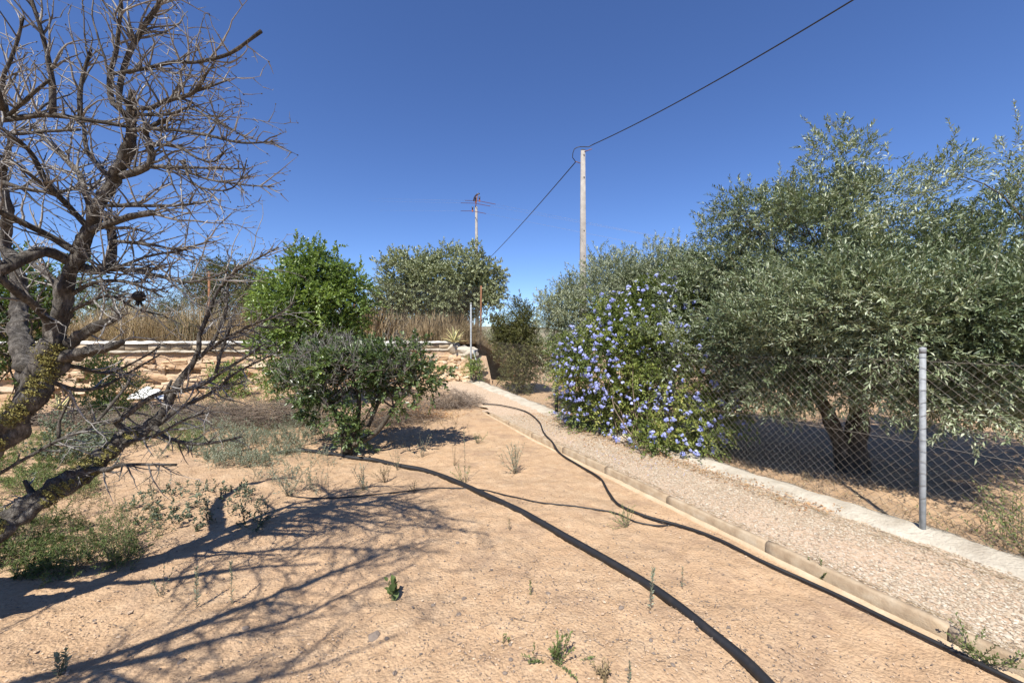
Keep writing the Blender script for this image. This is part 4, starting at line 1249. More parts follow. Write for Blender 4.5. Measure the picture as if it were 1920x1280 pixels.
# young green shrubs against the wall
for (u, v, Y, r, lab, sd, n_) in ((425, 715, 10.6, 0.42, 'young green shrub against the wall beside the dead branch fork', 111, 330),
                                 (520, 715, 9.8, 0.42, 'pale green shrub under the lemon tree by the wall', 112, 300),
                                 (195, 735, 8.6, 0.62, 'leafy green shrub low behind the dead trunk', 113, 620),
                                 (888, 690, 13.2, 0.22, 'small green shrub at the foot of the tall end post', 114, 140)):
    p = P(u, v, Y); q = np.array([p[0], p[1], gz(p[0], p[1])])
    leafy_tree('green_shrub', q, lab, 'shrub', [(p[0], p[1], p[2], r), (p[0] - r * .7, p[1], p[2] - r * .4, r * .6), (p[0] + r * .6, p[1], p[2] - r * .3, r * .6), (p[0], p[1], p[2] + r * .6, r * .5)],
               [[(*q[:2], q[2] - .05, .02), (p[0], p[1], p[2], .012), (p[0] + .05, p[1], p[2] + r * .5, .006)]], (M['citrus_leaf'], M['olive_bark']),
               45, 0.16, n_, (0.12, 0.25), (0.065, 0.026), 9, sd, inner=0.2, broad=False, tmean=0.75, tvar=0.12, limbs=14, pairs=False, up=0.5, group='young shrubs by the stone wall')

# ================================================================== plumbago with blue flowers
rng = np.random.default_rng(201)
lobs = [lob(1145, 690, 7.0, 0.80), lob(1225, 610, 6.95, 0.80), lob(1325, 590, 6.7, 0.62), lob(1300, 700, 6.1, 0.66), lob(1275, 815, 5.65, 0.42), lob(1105, 755, 7.15, 0.52), lob(1195, 780, 6.4, 0.55),
        lob(1320, 530, 6.8, 0.35), lob(1080, 680, 7.4, 0.40), lob(1340, 780, 5.8, 0.38), lob(1220, 840, 5.75, 0.26), lob(1150, 600, 7.2, 0.45), lob(1355, 650, 6.2, 0.45), lob(1370, 745, 5.9, 0.34)]
base = np.array([2.05, 6.4, 0.1])
plum = thing('plumbago_bush', base, 'sprawling bush covered in blue flower clusters spilling over the fence', 'bush')


def above(o): return o[:, 2] > zpath(o[:, 1]) + 0.02


o, d, cc = crown(lobs, 250, 0.20, 6200, rng, up=0.25, out=0.9, jit=0.5, inner=0.12, clip=above)
lb, sb = Buf(), Buf()
tn = 0.52 + 0.34 * fbm(o[:, 0] * 2.2, o[:, 1] * 2.2, o[:, 2] * 2.2, 2) + rng.normal(0, 0.05, len(o))
sprigs(lb, sb, o, d, rng.uniform(0.12, 0.3, len(o)), 14, 0.050, 0.025, tn, rng, (0.6, 1.2), 0.35, 0.0016, False, 0.15, 0.8, 0.14, False)
lv = link('crown', lb.mesh('crown'), M['plumbago_leaf'], plum); lv['kind'] = 'stuff'
st = link('leaf_stems', sb.mesh('leaf_stems'), M['twig_brown'], plum); st['kind'] = 'stuff'
bb = Buf()
for ci in rng.choice(len(cc), 60, replace=False):
    a = base + [rng.normal(0, .2), rng.normal(0, .3), 0.02]
    if cc[ci][2] > 0.3: bez_branch(bb, a, a + (cc[ci] - a) * 0.72, 0.011, 0.003, 0.3, 4, rng)
link('branches', bb.mesh('branches', True), M['twig_brown'], plum)
# flower clusters
fm = []
for s in range(5):
    b = Buf(); rg = np.random.default_rng(300 + s)
    nf = 11
    fd = unit(rg.normal(0, 0.65, (nf, 3)) + [0, 0, 1.0])
    for k in range(nf):
        c = fd[k] * rg.uniform(0.022, 0.042)
        ref = unit(np.cross(fd[k], [0.3, 0.9, 0.1])); w = np.cross(fd[k], ref)
        ph = rg.random() * 6
        a = ph + np.arange(5) * 2 * np.pi / 5
        pdv = ref[None] * np.cos(a)[:, None] + w[None] * np.sin(a)[:, None] + fd[k][None] * 0.15
        leaves(b, np.repeat(c[None], 5, 0), pdv, np.repeat(fd[k][None], 5, 0), 0.0155, 0.0135, np.full(5, np.clip(rg.normal(.5, .3), 0, 1)), False, 0.05, 0.05)
    segs(b, np.zeros((nf, 3)), fd * 0.026, 0.0012, 0.001, 0.0)
    me = b.mesh('flower_cluster'); me.materials.append(M['flower']); fm.append(me)
LO = np.array([list(l)[:4] for l in lobs])
cnt = 0; tries = 0
camp = np.array([0, 0, CAM_H])
while cnt < 296 and tries < 20000:
    tries += 1
    li = rng.choice(len(LO), p=LO[:, 3] ** 2 / (LO[:, 3] ** 2).sum())
    dr = unit(rng.normal(size=3) + np.array([-0.5, -0.9, 0.1]))
    p = LO[li, :3] + dr * (LO[li, 3] * rng.uniform(0.98, 1.22))
    dist = np.linalg.norm(LO[:, :3] - p, axis=1) / LO[:, 3]
    if dist.min() < 0.93 or p[2] < 0.13: continue
    uu = 960 + p[0] / p[1] * FPX; vv_ = 640 - (p[2] - CAM_H) / p[1] * FPX
    # the photo's flowers gather in the left flank, along the foot and in the upper right part
    w = 0.22 + 1.0 * math.exp(-((uu - 1110) / 70) ** 2 - ((vv_ - 680) / 110) ** 2) + 1.6 * math.exp(-((uu - 1260) / 90) ** 2 - ((vv_ - 845) / 30) ** 2) + 0.9 * math.exp(-((uu - 1330) / 50) ** 2 - ((vv_ - 680) / 130) ** 2)
    if abs(uu - 1225) < 45 and 600 < vv_ < 730: w *= 0.15
    if fbm(p[0] * 3, p[1] * 3, p[2] * 3, 2) + rng.normal(0, .25) < -0.15: w *= 0.3
    if rng.random() > w: continue
    o = link('flower_cluster', fm[rng.integers(5)], None, plum)
    qd = Vector(unit(dr + np.array([0, -.3, 0.5]))).to_track_quat('Z', 'Y')
    o.rotation_mode = 'QUATERNION'; o.rotation_quaternion = qd
    s = rng.uniform(0.7, 1.5)
    o.scale = (s, s, s); o.location = tuple(p)
    cnt += 1
# the many small heads past the count above, joined
b = Buf(); m_ = 0
while m_ < 330:
    li = rng.choice(len(LO), p=LO[:, 3] ** 2 / (LO[:, 3] ** 2).sum())
    dr = unit(rng.normal(size=3) + np.array([-0.5, -0.6, 0.15])); p = LO[li, :3] + dr * (LO[li, 3] * rng.uniform(0.98, 1.15))
    if (np.linalg.norm(LO[:, :3] - p, axis=1) / LO[:, 3]).min() < 0.93 or p[2] < 0.13: continue
    if fbm(p[0] * 2.5, p[1] * 2.5, p[2] * 2.5 + 9, 2) + rng.normal(0, .2) < 0.0: continue
    nf = 5; fd = unit(rng.normal(0, .6, (nf, 3)) + dr + [0, 0, .4])
    a = rng.random((nf, 1)) * 6 + np.arange(5)[None] * 1.2566
    ref = unit(np.cross(fd, [0.3, 0.9, 0.1])); w_ = np.cross(fd, ref)
    pdv = ref[:, None] * np.cos(a)[..., None] + w_[:, None] * np.sin(a)[..., None]
    leaves(b, np.repeat(p + fd * 0.03, 5, 0), pdv.reshape(-1, 3), np.repeat(fd, 5, 0), 0.018, 0.015, np.clip(rng.normal(.5, .3), 0, 1), False, .05, .05)
    m_ += 1
tag(link('small_flowers', b.mesh('small_flowers'), M['flower'], plum), kind='stuff')
# fallen leaves under it and straw on the path
n = 5200
tt = RNG.normal(0, 1, n)
yy = RNG.uniform(3.6, 8.6, n); t0 = FENCE_T - np.abs(RNG.normal(0.05, 0.55, n))
kk = (t0 > KERB_T + 0.1) & ((yy > 4.9) | (t0 > FENCE_T - 0.55))
xx = t0[kk] - SL * yy[kk]; yy = yy[kk]
pos = np.stack([xx, yy, zpath(yy) + 0.016 + RNG.random(len(yy)) * 0.012], -1)
a = RNG.random(len(yy)) * 6.28
b_ = Buf(); leaves(b_, pos, np.stack([np.cos(a), np.sin(a), RNG.normal(0, .2, len(a))], -1), np.array([0, 0, 1.0]) + RNG.normal(0, .4, (len(a), 3)), RNG.uniform(0.015, 0.04, len(a)), RNG.uniform(0.006, 0.013, len(a)), RNG.random(len(a)), False, -0.2)
tag(link('leaf_litter', b_.mesh('leaf_litter'), M['rust_litter']), 'rust-brown dry leaf litter on the gravel under the flowering bush', 'litter', None, 'stuff')
n = 1500
yy = 1.6 + RNG.random(n) ** 1.3 * 5; t0 = np.where(RNG.random(n) < 0.7, FENCE_T - 0.33 - np.abs(RNG.normal(0, 0.12, n)), KERB_T + 0.06 + np.abs(RNG.normal(0, 0.03, n)))
xx = t0 - SL * yy; z_ = zpath(yy) + 0.018
a = math.atan2(1, -SL) + RNG.normal(0, 0.5, n); L = RNG.uniform(0.02, 0.09, n)
dv = np.stack([np.cos(a), np.sin(a), RNG.normal(0, .06, n)], -1) * L[:, None]
p0 = np.stack([xx, yy, z_], -1)
b_ = Buf(); segs(b_, p0, p0 + dv, 0.0012, 0.0008, RNG.random(n))
tag(link('straw', b_.mesh('straw'), M['dry_grass']), 'thin straw lying along the concrete strip and kerb', 'straw', None, 'stuff')

# ================================================================== the bare tree
rng = np.random.default_rng(77); random.seed(77)
tb0 = np.array([-3.55, 2.15, 0.0]); tb0[2] = gz(tb0[0], tb0[1])
dead = thing('dead_tree', tb0, 'leafless grey tree with lichen on its trunk and a dense mesh of twigs', 'tree')


def tr(*pts):
    """(u, v, Y, radius in photo pixels) -> x, y, z, r"""
    return np.array([np.append(P(u, v, Y), 0.76 * r / FPX * Y) for u, v, Y, r in pts])


branches = []      # (xyzr array, role, twiggy)
W3 = lambda *p: np.array(p, float)
trunk = np.vstack([[*tb0 - [0, 0, .15], .19], [*(tb0 + [0.02, 0.02, .25]), .155], [*(tb0 + [.18, .04, .55]), .135], tr((-150, 905, 2.2, 40), (-60, 862, 2.2, 36), (10, 805, 2.22, 29), (55, 748, 2.25, 28), (85, 690, 2.3, 31), (108, 640, 2.33, 23))])
branches.append((trunk, 'trunk', 0))
# main stem
branches.append((tr((95, 680, 2.32, 26), (112, 615, 2.33, 17), (122, 562, 2.32, 16), (131, 511, 2.3, 14.5), (150, 468, 2.28, 14), (172, 417, 2.25, 13.5), (187, 386, 2.2, 12), (203, 356, 2.18, 12), (219, 325, 2.15, 12.5), (236, 298, 2.12, 12), (243, 270, 2.1, 11), (245, 225, 2.06, 9.5), (246, 190, 2.02, 8), (247, 168, 2.0, 6.5)), 'branch', 1))
L_ = []
L_ += [((236, 215, 2.06, 7), (212, 195, 2.04, 6.5), (205, 165, 2.02, 6), (206, 140, 2.0, 5.5), (217, 98, 1.97, 4.5), (225, 33, 1.93, 4), (228, -40, 1.9, 3))]
L_ += [((238, 226, 2.06, 5), (222, 200, 2.04, 5.5), (223, 173, 2.03, 6), (238, 109, 2.0, 6.5), (271, 48, 1.98, 6), (304, 0, 1.95, 5), (335, -60, 1.92, 3.5))]
L_ += [((208, 140, 2.0, 4), (267, 129, 1.9, 4.3), (328, 116, 1.75, 4), (370, 117, 1.66, 4), (430, 100, 1.58, 4), (470, 73, 1.52, 3.8), (490, 58, 1.5, 5))]
L_ += [((-40, 232, 2.0, 6), (0, 226, 2.0, 6), (77, 217, 2.0, 6), (109, 217, 2.0, 5.5), (197, 230, 2.02, 4.5), (241, 238, 2.05, 4))]
L_ += [((100, 214, 2.0, 8), (98, 153, 1.98, 6), (92, 109, 1.95, 5), (81, 66, 1.92, 4.5), (59, 0, 1.88, 4), (40, -50, 1.85, 3))]
L_ += [((13, 222, 2.0, 6), (6, 153, 1.95, 5), (17, 120, 1.92, 4), (33, 72, 1.9, 3.5), (43, 33, 1.88, 3))]
L_ += [((153, 222, 2.1, 5), (151, 190, 2.1, 5), (153, 164, 2.1, 5), (162, 125, 2.08, 4), (171, 92, 2.06, 3))]
L_ += [((15, 215, 1.98, 4), (50, 185, 1.9, 4), (92, 150, 1.85, 3))]
L_ += [((149, 474, 2.28, 9), (137, 467, 2.27, 9), (87, 439, 2.2, 8), (44, 417, 2.1, 7), (0, 399, 2.0, 7), (-60, 370, 1.9, 6))]
L_ += [((170, 432, 2.25, 8), (151, 412, 2.24, 7), (122, 380, 2.2, 6.5), (92, 349, 2.1, 6.5), (72, 312, 2.05, 6), (55, 281, 2.0, 5.5), (22, 253, 1.9, 5), (-20, 225, 1.85, 4))]
L_ += [((175, 402, 2.23, 7), (160, 360, 2.25, 6.5), (151, 329, 2.3, 6.5), (118, 292, 2.35, 6), (81, 255, 2.4, 5), (61, 233, 2.4, 4))]
L_ += [((206, 333, 2.15, 6), (182, 305, 2.2, 5), (162, 281, 2.2, 4.5), (156, 240, 2.2, 4), (150, 205, 2.2, 3.5))]
L_ += [((-60, 535, 1.95, 14), (0, 505, 2.0, 14), (41, 485, 2.1, 14), (81, 472, 2.2, 13), (118, 483, 2.3, 13), (154, 499, 2.35, 12), (190, 506, 2.35, 10), (207, 491, 2.3, 9), (211, 464, 2.3, 8.5), (208, 428, 2.3, 8), (197, 397, 2.28, 6))]
L_ += [((172, 430, 2.25, 9), (190, 424, 2.2, 8), (240, 408, 2.1, 8), (284, 397, 2.0, 7.5))]
L_ += [((120, 650, 2.35, 13), (170, 618, 2.3, 11), (210, 600, 2.25, 8), (234, 590, 2.22, 3))]
L_ += [((115, 672, 2.35, 16), (160, 660, 2.25, 12), (205, 652, 2.2, 9), (228, 641, 2.15, 5))]
L_ += [((55, 700, 2.35, 22), (35, 633, 2.6, 17), (36, 585, 2.75, 15), (38, 545, 2.8, 13), (24, 500, 2.8, 13), (10, 450, 2.8, 11), (15, 400, 2.75, 8), (5, 330, 2.7, 7), (20, 260, 2.6, 5))]
L_ += [((95, 640, 2.33, 12), (85, 594, 2.25, 9), (41, 554, 2.1, 9), (0, 521, 2.0, 8), (-60, 480, 1.9, 7))]
L_ += [((228, 330, 2.14, 8), (262, 322, 2.1, 8), (283, 308, 2.08, 7.5), (284, 280, 2.06, 7), (275, 250, 2.05, 6), (290, 235, 2.0, 5), (320, 222, 1.95, 4.5))]
L_ += [((120, 600, 2.34, 7), (104, 530, 2.4, 6), (70, 500, 2.45, 5), (40, 470, 2.5, 4))]
L_ += [((245, 245, 2.06, 4.5), (300, 242, 1.95, 4), (380, 252, 1.8, 3.4), (440, 266, 1.7, 2.8), (480, 268, 1.65, 2.2), (521, 264, 1.6, 1.5))]
L_ += [((285, 312, 2.08, 4.5), (330, 314, 2.0, 4), (380, 315, 1.9, 3), (466, 317, 1.75, 1.7))]
L_ += [((340, 303, 1.95, 3.5), (360, 325, 1.9, 3), (400, 338, 1.85, 2.6), (460, 347, 1.75, 2), (514, 350, 1.7, 1.5))]
L_ += [((285, 272, 2.05, 4), (330, 274, 1.95, 3.5), (370, 297, 1.9, 2.8), (402, 303, 1.85, 2.3), (425, 280, 1.8, 1.6))]
L_ += [((345, 300, 1.95, 3.4), (352, 330, 1.92, 3), (372, 350, 1.9, 2.4), (425, 357, 1.8, 2), (452, 335, 1.76, 1.6), (462, 300, 1.74, 1.3))]
L_ += [((188, 387, 2.2, 5), (200, 385, 2.2, 5), (260, 386, 2.1, 4.2), (320, 385, 2.0, 3.5), (365, 382, 1.95, 2.5), (400, 376, 1.9, 1.6))]
L_ += [((205, 452, 2.25, 5), (270, 456, 2.1, 4), (320, 466, 2.0, 3), (355, 463, 1.95, 2.3), (392, 452, 1.9, 1.5))]
L_ += [((157, 502, 2.34, 5), (175, 512, 2.3, 5), (220, 500, 2.2, 4), (280, 480, 2.1, 3), (354, 467, 2.0, 2))]
L_ += [((180, 505, 2.32, 7), (240, 507, 2.2, 5.5), (300, 517, 2.1, 4.5), (345, 530, 2.0, 3.6), (390, 522, 1.95, 2.6), (432, 507, 1.9, 1.6))]
L_ += [((120, 592, 2.35, 5), (160, 570, 2.3, 4.5), (205, 555, 2.25, 3.6), (260, 580, 2.2, 2.4), (300, 590, 2.15, 2), (338, 607, 2.1, 1.6))]
L_ += [((130, 555, 2.34, 6), (175, 530, 2.3, 5), (235, 528, 2.25, 4), (290, 548, 2.2, 2.5), (305, 557, 2.2, 2))]
L_ += [((120, 380, 2.2, 4.5), (95, 355, 2.15, 4), (60, 330, 2.0, 4), (20, 300, 1.9, 4), (-30, 280, 1.8, 4))]
L_ += [((-30, 330, 2.2, 5), (40, 352, 2.2, 5), (100, 360, 2.25, 4), (150, 352, 2.3, 3.5))]
L_ += [((-40, 250, 2.3, 4), (20, 252, 2.3, 4), (90, 246, 2.3, 3.4), (150, 243, 2.2, 3))]
L_ += [((250, 205, 2.03, 4), (285, 202, 1.95, 5), (310, 190, 1.9, 5), (360, 175, 1.8, 4), (385, 140, 1.75, 3), (402, 118, 1.7, 2.2))]
L_ += [((300, 195, 1.92, 4), (345, 180, 1.85, 3.2), (395, 162, 1.76, 2.4), (430, 150, 1.7, 1.8))]
L_ += [((255, 215, 2.05, 4), (320, 215, 1.9, 3.5), (355, 203, 1.85, 3), (400, 225, 1.76, 2.4), (440, 245, 1.7, 1.8), (465, 262, 1.66, 1.4))]
for l in L_: branches.append((tr(*l), 'branch', 1))
# low limb that reaches out to the right
branches.append((np.vstack([[*(tb0 + [0.1, 0.05, .22]), .11], tr((-120, 1062, 2.15, 36), (-40, 1010, 2.2, 30), (20, 975, 2.3, 27), (100, 920, 2.45, 24), (180, 868, 2.65, 21), (240, 822, 2.8, 19), (285, 795, 2.9, 13), (305, 788, 2.95, 9))]), 'branch', 0))
L2 = [((275, 800, 2.9, 9), (310, 765, 2.95, 9), (340, 715, 3.0, 8), (362, 680, 3.0, 6.5), (372, 655, 3.0, 5.5), (374, 630, 3.0, 5), (392, 585, 3.0, 4.5), (405, 550, 3.0, 4), (440, 510, 2.95, 3.2), (480, 487, 2.9, 2.6), (523, 464, 2.85, 1.8)),
      ((372, 672, 3.0, 5), (395, 648, 3.0, 4.5), (420, 600, 3.0, 3.6), (425, 565, 3.0, 3), (428, 530, 3.0, 2)),
      ((395, 650, 3.0, 4.5), (430, 630, 2.95, 4), (480, 605, 2.9, 3), (520, 590, 2.85, 2.4), (553, 566, 2.8, 1.6)),
      ((340, 735, 3.0, 6), (390, 715, 2.95, 4.5), (420, 695, 2.9, 3.6), (470, 662, 2.85, 2.8), (495, 645, 2.8, 2)),
      ((405, 700, 2.92, 4), (415, 660, 2.95, 3.6), (430, 620, 2.95, 2.6), (434, 600, 2.95, 1.8)),
      ((240, 822, 2.8, 8), (225, 800, 2.78, 8), (215, 792, 2.75, 6), (235, 780, 2.7, 6), (290, 740, 2.7, 5), (350, 728, 2.65, 4), (420, 725, 2.6, 2.6), (460, 715, 2.58, 1.8)),
      ((285, 792, 2.9, 7), (310, 818, 2.85, 5), (360, 832, 2.8, 4), (410, 828, 2.75, 3), (455, 818, 2.7, 2)),
      ((305, 790, 2.9, 6), (345, 760, 2.95, 5), (400, 735, 3.0, 4), (440, 700, 3.0, 3), (520, 660, 3.0, 2)),
      ((230, 830, 2.75, 5), (290, 815, 2.65, 4), (350, 785, 2.55, 3), (400, 770, 2.5, 2)),
      ((-30, 905, 2.3, 4), (60, 852, 2.4, 4), (120, 820, 2.5, 4), (170, 800, 2.6, 3.6), (220, 745, 2.7, 3.4), (240, 720, 2.75, 3), (246, 700, 2.8, 2)),
      ((160, 880, 2.6, 6), (200, 880, 2.5, 6), (230, 870, 2.48, 4), (330, 870, 2.4, 2.6)),
      ((110, 825, 2.5, 3.5), (112, 790, 2.5, 3.5), (125, 762, 2.5, 2.6), (132, 745, 2.5, 2)),
      ((310, 762, 2.97, 6), (312, 735, 2.97, 5.5), (322, 712, 2.97, 2.4)),
      ((85, 712, 2.27, 6), (140, 730, 2.4, 5), (190, 725, 2.5, 4), (230, 705, 2.6, 3), (300, 665, 2.7, 2)),
      ((100, 682, 2.32, 6), (150, 690, 2.4, 5), (200, 700, 2.5, 3.6), (250, 680, 2.55, 2.6), (300, 650, 2.6, 2)),
      ((85, 932, 2.42, 8), (60, 925, 2.4, 8), (52, 910, 2.4, 6), (46, 900, 2.4, 4))]
for l in L2: branches.append((tr(*l), 'branch', 1))
# limbs outside the picture, towards the camera: they throw the shadows in the lower left
for w in ([(-3.3, 2.15, .7, .09), (-3.1, 1.7, 1.3, .075), (-2.8, 1.3, 1.9, .06), (-2.5, 1.0, 2.5, .045), (-2.1, .7, 3.0, .025)],
          [(-3.3, 2.1, .7, .10), (-3.15, 1.4, 1.0, .09), (-2.9, .8, 1.3, .08), (-2.6, .6, 1.8, .07), (-2.2, .6, 2.5, .05), (-1.8, .6, 3.2, .025)],
          [(-2.6, .6, 1.8, .06), (-2.3, .3, 2.4, .05), (-1.9, .2, 3.0, .04), (-1.5, .3, 3.5, .02)],
          [(-2.45, .5, 2.1, .05), (-1.95, .7, 2.8, .04), (-1.4, .8, 3.3, .02)],
          [(-2.85, .8, 1.35, .06), (-2.75, .35, 1.9, .05), (-2.55, .15, 2.4, .04), (-2.2, .0, 2.9, .02)],
          [(-2.5, .45, 2.05, .04), (-2.1, .1, 2.35, .035), (-1.7, .0, 2.6, .025), (-1.25, .1, 2.8, .014)],
          [(-2.95, 2.2, 1.0, .06), (-2.75, 1.7, 1.8, .05), (-2.3, 1.2, 2.6, .04), (-1.8, .8, 3.1, .028), (-1.3, .6, 3.3, .015)],
          [(-2.2, 1.75, 2.6, .035), (-1.8, 1.3, 3.0, .03), (-1.35, 1.0, 3.3, .024), (-.95, .8, 3.4, .014)],
          [(-3.6, 2.1, .5, .08), (-4.0, 1.8, 1.2, .06), (-4.2, 1.6, 2.0, .04), (-4.2, 1.5, 2.8, .02)],
          [(-2.35, 1.2, 2.55, .03), (-2.2, 1.35, 3.2, .024), (-1.9, 1.3, 3.7, .015)]):
    w = np.array(w, float); w[:, 3] *= 0.36
    branches.append((w, 'branch', 2))

tw0, tw1, twr0, twr1, twt = [], [], [], [], []


def tseg(a, b, r0, r1, t):
    tw0.append(a); tw1.append(b); twr0.append(r0); twr1.append(r1); twt.append(t)


def grow(p, d, L, r, lev, tint):
    step = 0.035 if lev < 2 else 0.022
    n = max(2, int(L / step)); d = d / np.linalg.norm(d)
    q = p.copy(); bend = rng.normal(0, 0.05, 3); bend[2] += 0.03
    for i in range(n):
        d = d + rng.normal(0, 0.13, 3) + bend * 0.7; d /= np.linalg.norm(d)
        ra = r * (1 - 0.75 * i / n); rb = r * (1 - 0.75 * (i + 1) / n)
        e = q + d * step
        tseg(q, e, ra, rb, tint + rng.normal(0, .12))
        q = e
        if lev < 2 and rng.random() < (0.33 if lev == 0 else 0.30):
            s = unit(np.cross(d, rng.normal(size=3)))
            s[2] *= 0.6
            grow(q, d * rng.uniform(0.4, 0.9) + s * 0.9, L * rng.uniform(0.25, 0.55) * (1 - 0.5 * i / n), max(rb * 0.8, 0.0026), lev + 1, tint)
        elif rng.random() < 0.35:
            s = unit(np.cross(d, rng.normal(size=3)) + d * 0.3)
            tseg(q, q + s * rng.uniform(0.008, 0.024), max(rb * 0.7, 0.0014), 0.0006, tint - .1)
    if rng.random() < 0.4:
        tseg(q, q + d * 0.006, 0.003, 0.0025, 0.1)


for bi, (c, role, tw) in enumerate(branches):
    pts = catmull(c, 0.02 if c[:, 3].max() > 0.03 else 0.035)
    L = np.linalg.norm(np.diff(pts[:, :3], axis=0), axis=1).sum()
    amp = np.minimum(pts[:, 3] * 0.35, 0.010)
    jit = np.stack([noise3(pts[:, 2] * 9 + bi, pts[:, 0] * 9, bi * 1.3), noise3(pts[:, 0] * 9, pts[:, 1] * 9 + bi, bi * 2.7), noise3(pts[:, 1] * 9, pts[:, 2] * 9, bi * 4.1)], -1)
    pts[:, :3] += jit * amp[:, None]
    b_ = Buf(); big_ = c[:, 3].max() > 0.03
    tube(b_, pts[:, :3], pts[:, 3], 26 if big_ else 7, 0.42 if big_ else 0.16, bi * 3.3, freq=11 if role == 'trunk' else 20)
    o = link('trunk' if role == 'trunk' else 'branch', b_.mesh(role, True), M['dead_bark'], dead)
    if not tw: continue
    thick = c[:, 3].mean()
    dens = 27 if tw == 1 else 9
    ntw = int(L * dens)
    for _ in range(ntw):
        i = int(len(pts) * (0.12 + 0.88 * rng.random())); i = min(i, len(pts) - 2)
        p = pts[i, :3]; tdir = unit(pts[i + 1, :3] - pts[i, :3])
        s = unit(np.cross(tdir, rng.normal(size=3)))
        out = unit(p - np.array([-2.75, 2.3, 1.9])) * 0.45
        d = tdir * rng.uniform(0.2, 1.0) + s * 0.8 + out + np.array([0, 0, 0.05])
        if pts[i, 3] > 0.024 and rng.random() < 0.88: continue
        if p[2] < 1.75 and tw == 1 and p[1] < 2.5 and rng.random() < 0.35: continue
        ln = rng.gamma(2.2, 0.085) + 0.05
        low = p[2] < 1.5 and tw == 1
        if low: ln *= 0.7
        if tw == 1: ln *= float(np.clip(pts[i, 3] / 0.009, 0.4, 1.0))
        else: ln = min(ln * 2.2, 1.1)
        grow(p, d, min(ln, 0.5 if tw == 1 else 1.1), min(0.0072 if tw == 1 else 0.011, max(0.0037, pts[i, 3] * 0.65)), 0 if ln > 0.12 else 1, np.clip(rng.normal(.62, .24), 0, 1))
b_ = Buf(); segs(b_, np.array(tw0), np.array(tw1), np.array(twr0), np.array(twr1), np.clip(np.array(twt), 0, 1))
tag(link('twigs', b_.mesh('twigs'), M['dead_twig'], dead), 'tangle of thin thorny grey twigs', kind='stuff')
print('twig segments', len(tw0))
# lichen crusts
b_ = Buf()
for (bi, f0, f1, num, spread) in ((0, 0.45, 1.0, 4200, 1.05), (-24, 0, 1, 0, 1), ):
    if num == 0: continue
    pts = catmull(branches[bi][0], 0.03)
    n = num; ii_ = (len(pts) * (f0 + (f1 - f0) * rng.random(n))).astype(int).clip(0, len(pts) - 2)
    tg = unit(pts[ii_ + 1, :3] - pts[ii_, :3]); s = rng.normal(size=(n, 3)) + np.array([0.5, -0.9, 0.3]); s = unit(s - tg * (s * tg).sum(1, keepdims=True))
    p = pts[ii_, :3] + s * pts[ii_, 3:4] * 1.0
    k = fbm(p[:, 0] * 9, p[:, 1] * 9, p[:, 2] * 9, 2) > 0.08
    p, s = p[k], s[k]; n = len(p)
    for r_ in range(4):
        dd = rng.normal(size=(n, 3)); dd = unit(dd - s * (dd * s).sum(1, keepdims=True) + s * 0.45)
        leaves(b_, p + rng.normal(0, 0.008, (n, 3)), dd, s + rng.normal(0, .4, (n, 3)), rng.uniform(0.005, 0.011, n), rng.uniform(0.005, 0.010, n), rng.random(n), False, -0.2, 0.3)
limb = [c for c, r, t in branches if r == 'branch' and t == 0][0]
pts = catmull(limb, 0.03); n = 2400
ii_ = (len(pts) * (0.35 + 0.55 * rng.random(n))).astype(int).clip(0, len(pts) - 2)
tg = unit(pts[ii_ + 1, :3] - pts[ii_, :3]); s = rng.normal(0, .7, size=(n, 3)) + np.array([0.5, -0.9, 0.15]); s = unit(s - tg * (s * tg).sum(1, keepdims=True))
p = pts[ii_, :3] + s * pts[ii_, 3:4] * 1.05
k = fbm(p[:, 0] * 10, p[:, 1] * 10, p[:, 2] * 10 + 4, 2) > 0.05
p, s = p[k], s[k]; n = len(p)
for r_ in range(4):
    dd = rng.normal(size=(n, 3)); dd = unit(dd - s * (dd * s).sum(1, keepdims=True) + s * 0.45)
    leaves(b_, p + rng.normal(0, 0.006, (n, 3)), dd, s + rng.normal(0, .4, (n, 3)), rng.uniform(0.005, 0.011, n), rng.uniform(0.005, 0.010, n), 0.3 + 0.7 * rng.random(n), False, -0.2, 0.3)
tag(link('lichen', b_.mesh('lichen'), M['lichen'], dead), 'yellow-green lichen crusts', kind='stuff')

# dried fruit hanging in it
fp = P(261, 556, 2.12)
fr = thing('dried_fruit', fp, 'black dried fruit hanging on a twig of the dead tree', 'fruit')
me = rock_mesh(12.5, 3, 0.10, 1.0); o = link('body', me, M['fruit'], fr); o.location = tuple(fp); o.scale = (0.029, 0.033, 0.028)
b_ = Buf()
for k in range(5):
    a = k * 1.256; tube(b_, [fp + [0.008 * math.cos(a), 0.008 * math.sin(a), -0.022], fp + [0.012 * math.cos(a), 0.012 * math.sin(a), -0.042], fp + [0.02 * math.cos(a), 0.02 * math.sin(a), -0.050]], [0.005, 0.004, 0.0015], 5)
link('calyx', b_.mesh('calyx'), M['fruit'], fr)
b_ = Buf(); tube(b_, [fp + [0, 0, 0.024], P(248, 535, 2.13), P(236, 528, 2.2)], 0.0022, 5); link('stalk', b_.mesh('stalk'), M['dead_twig'], fr)

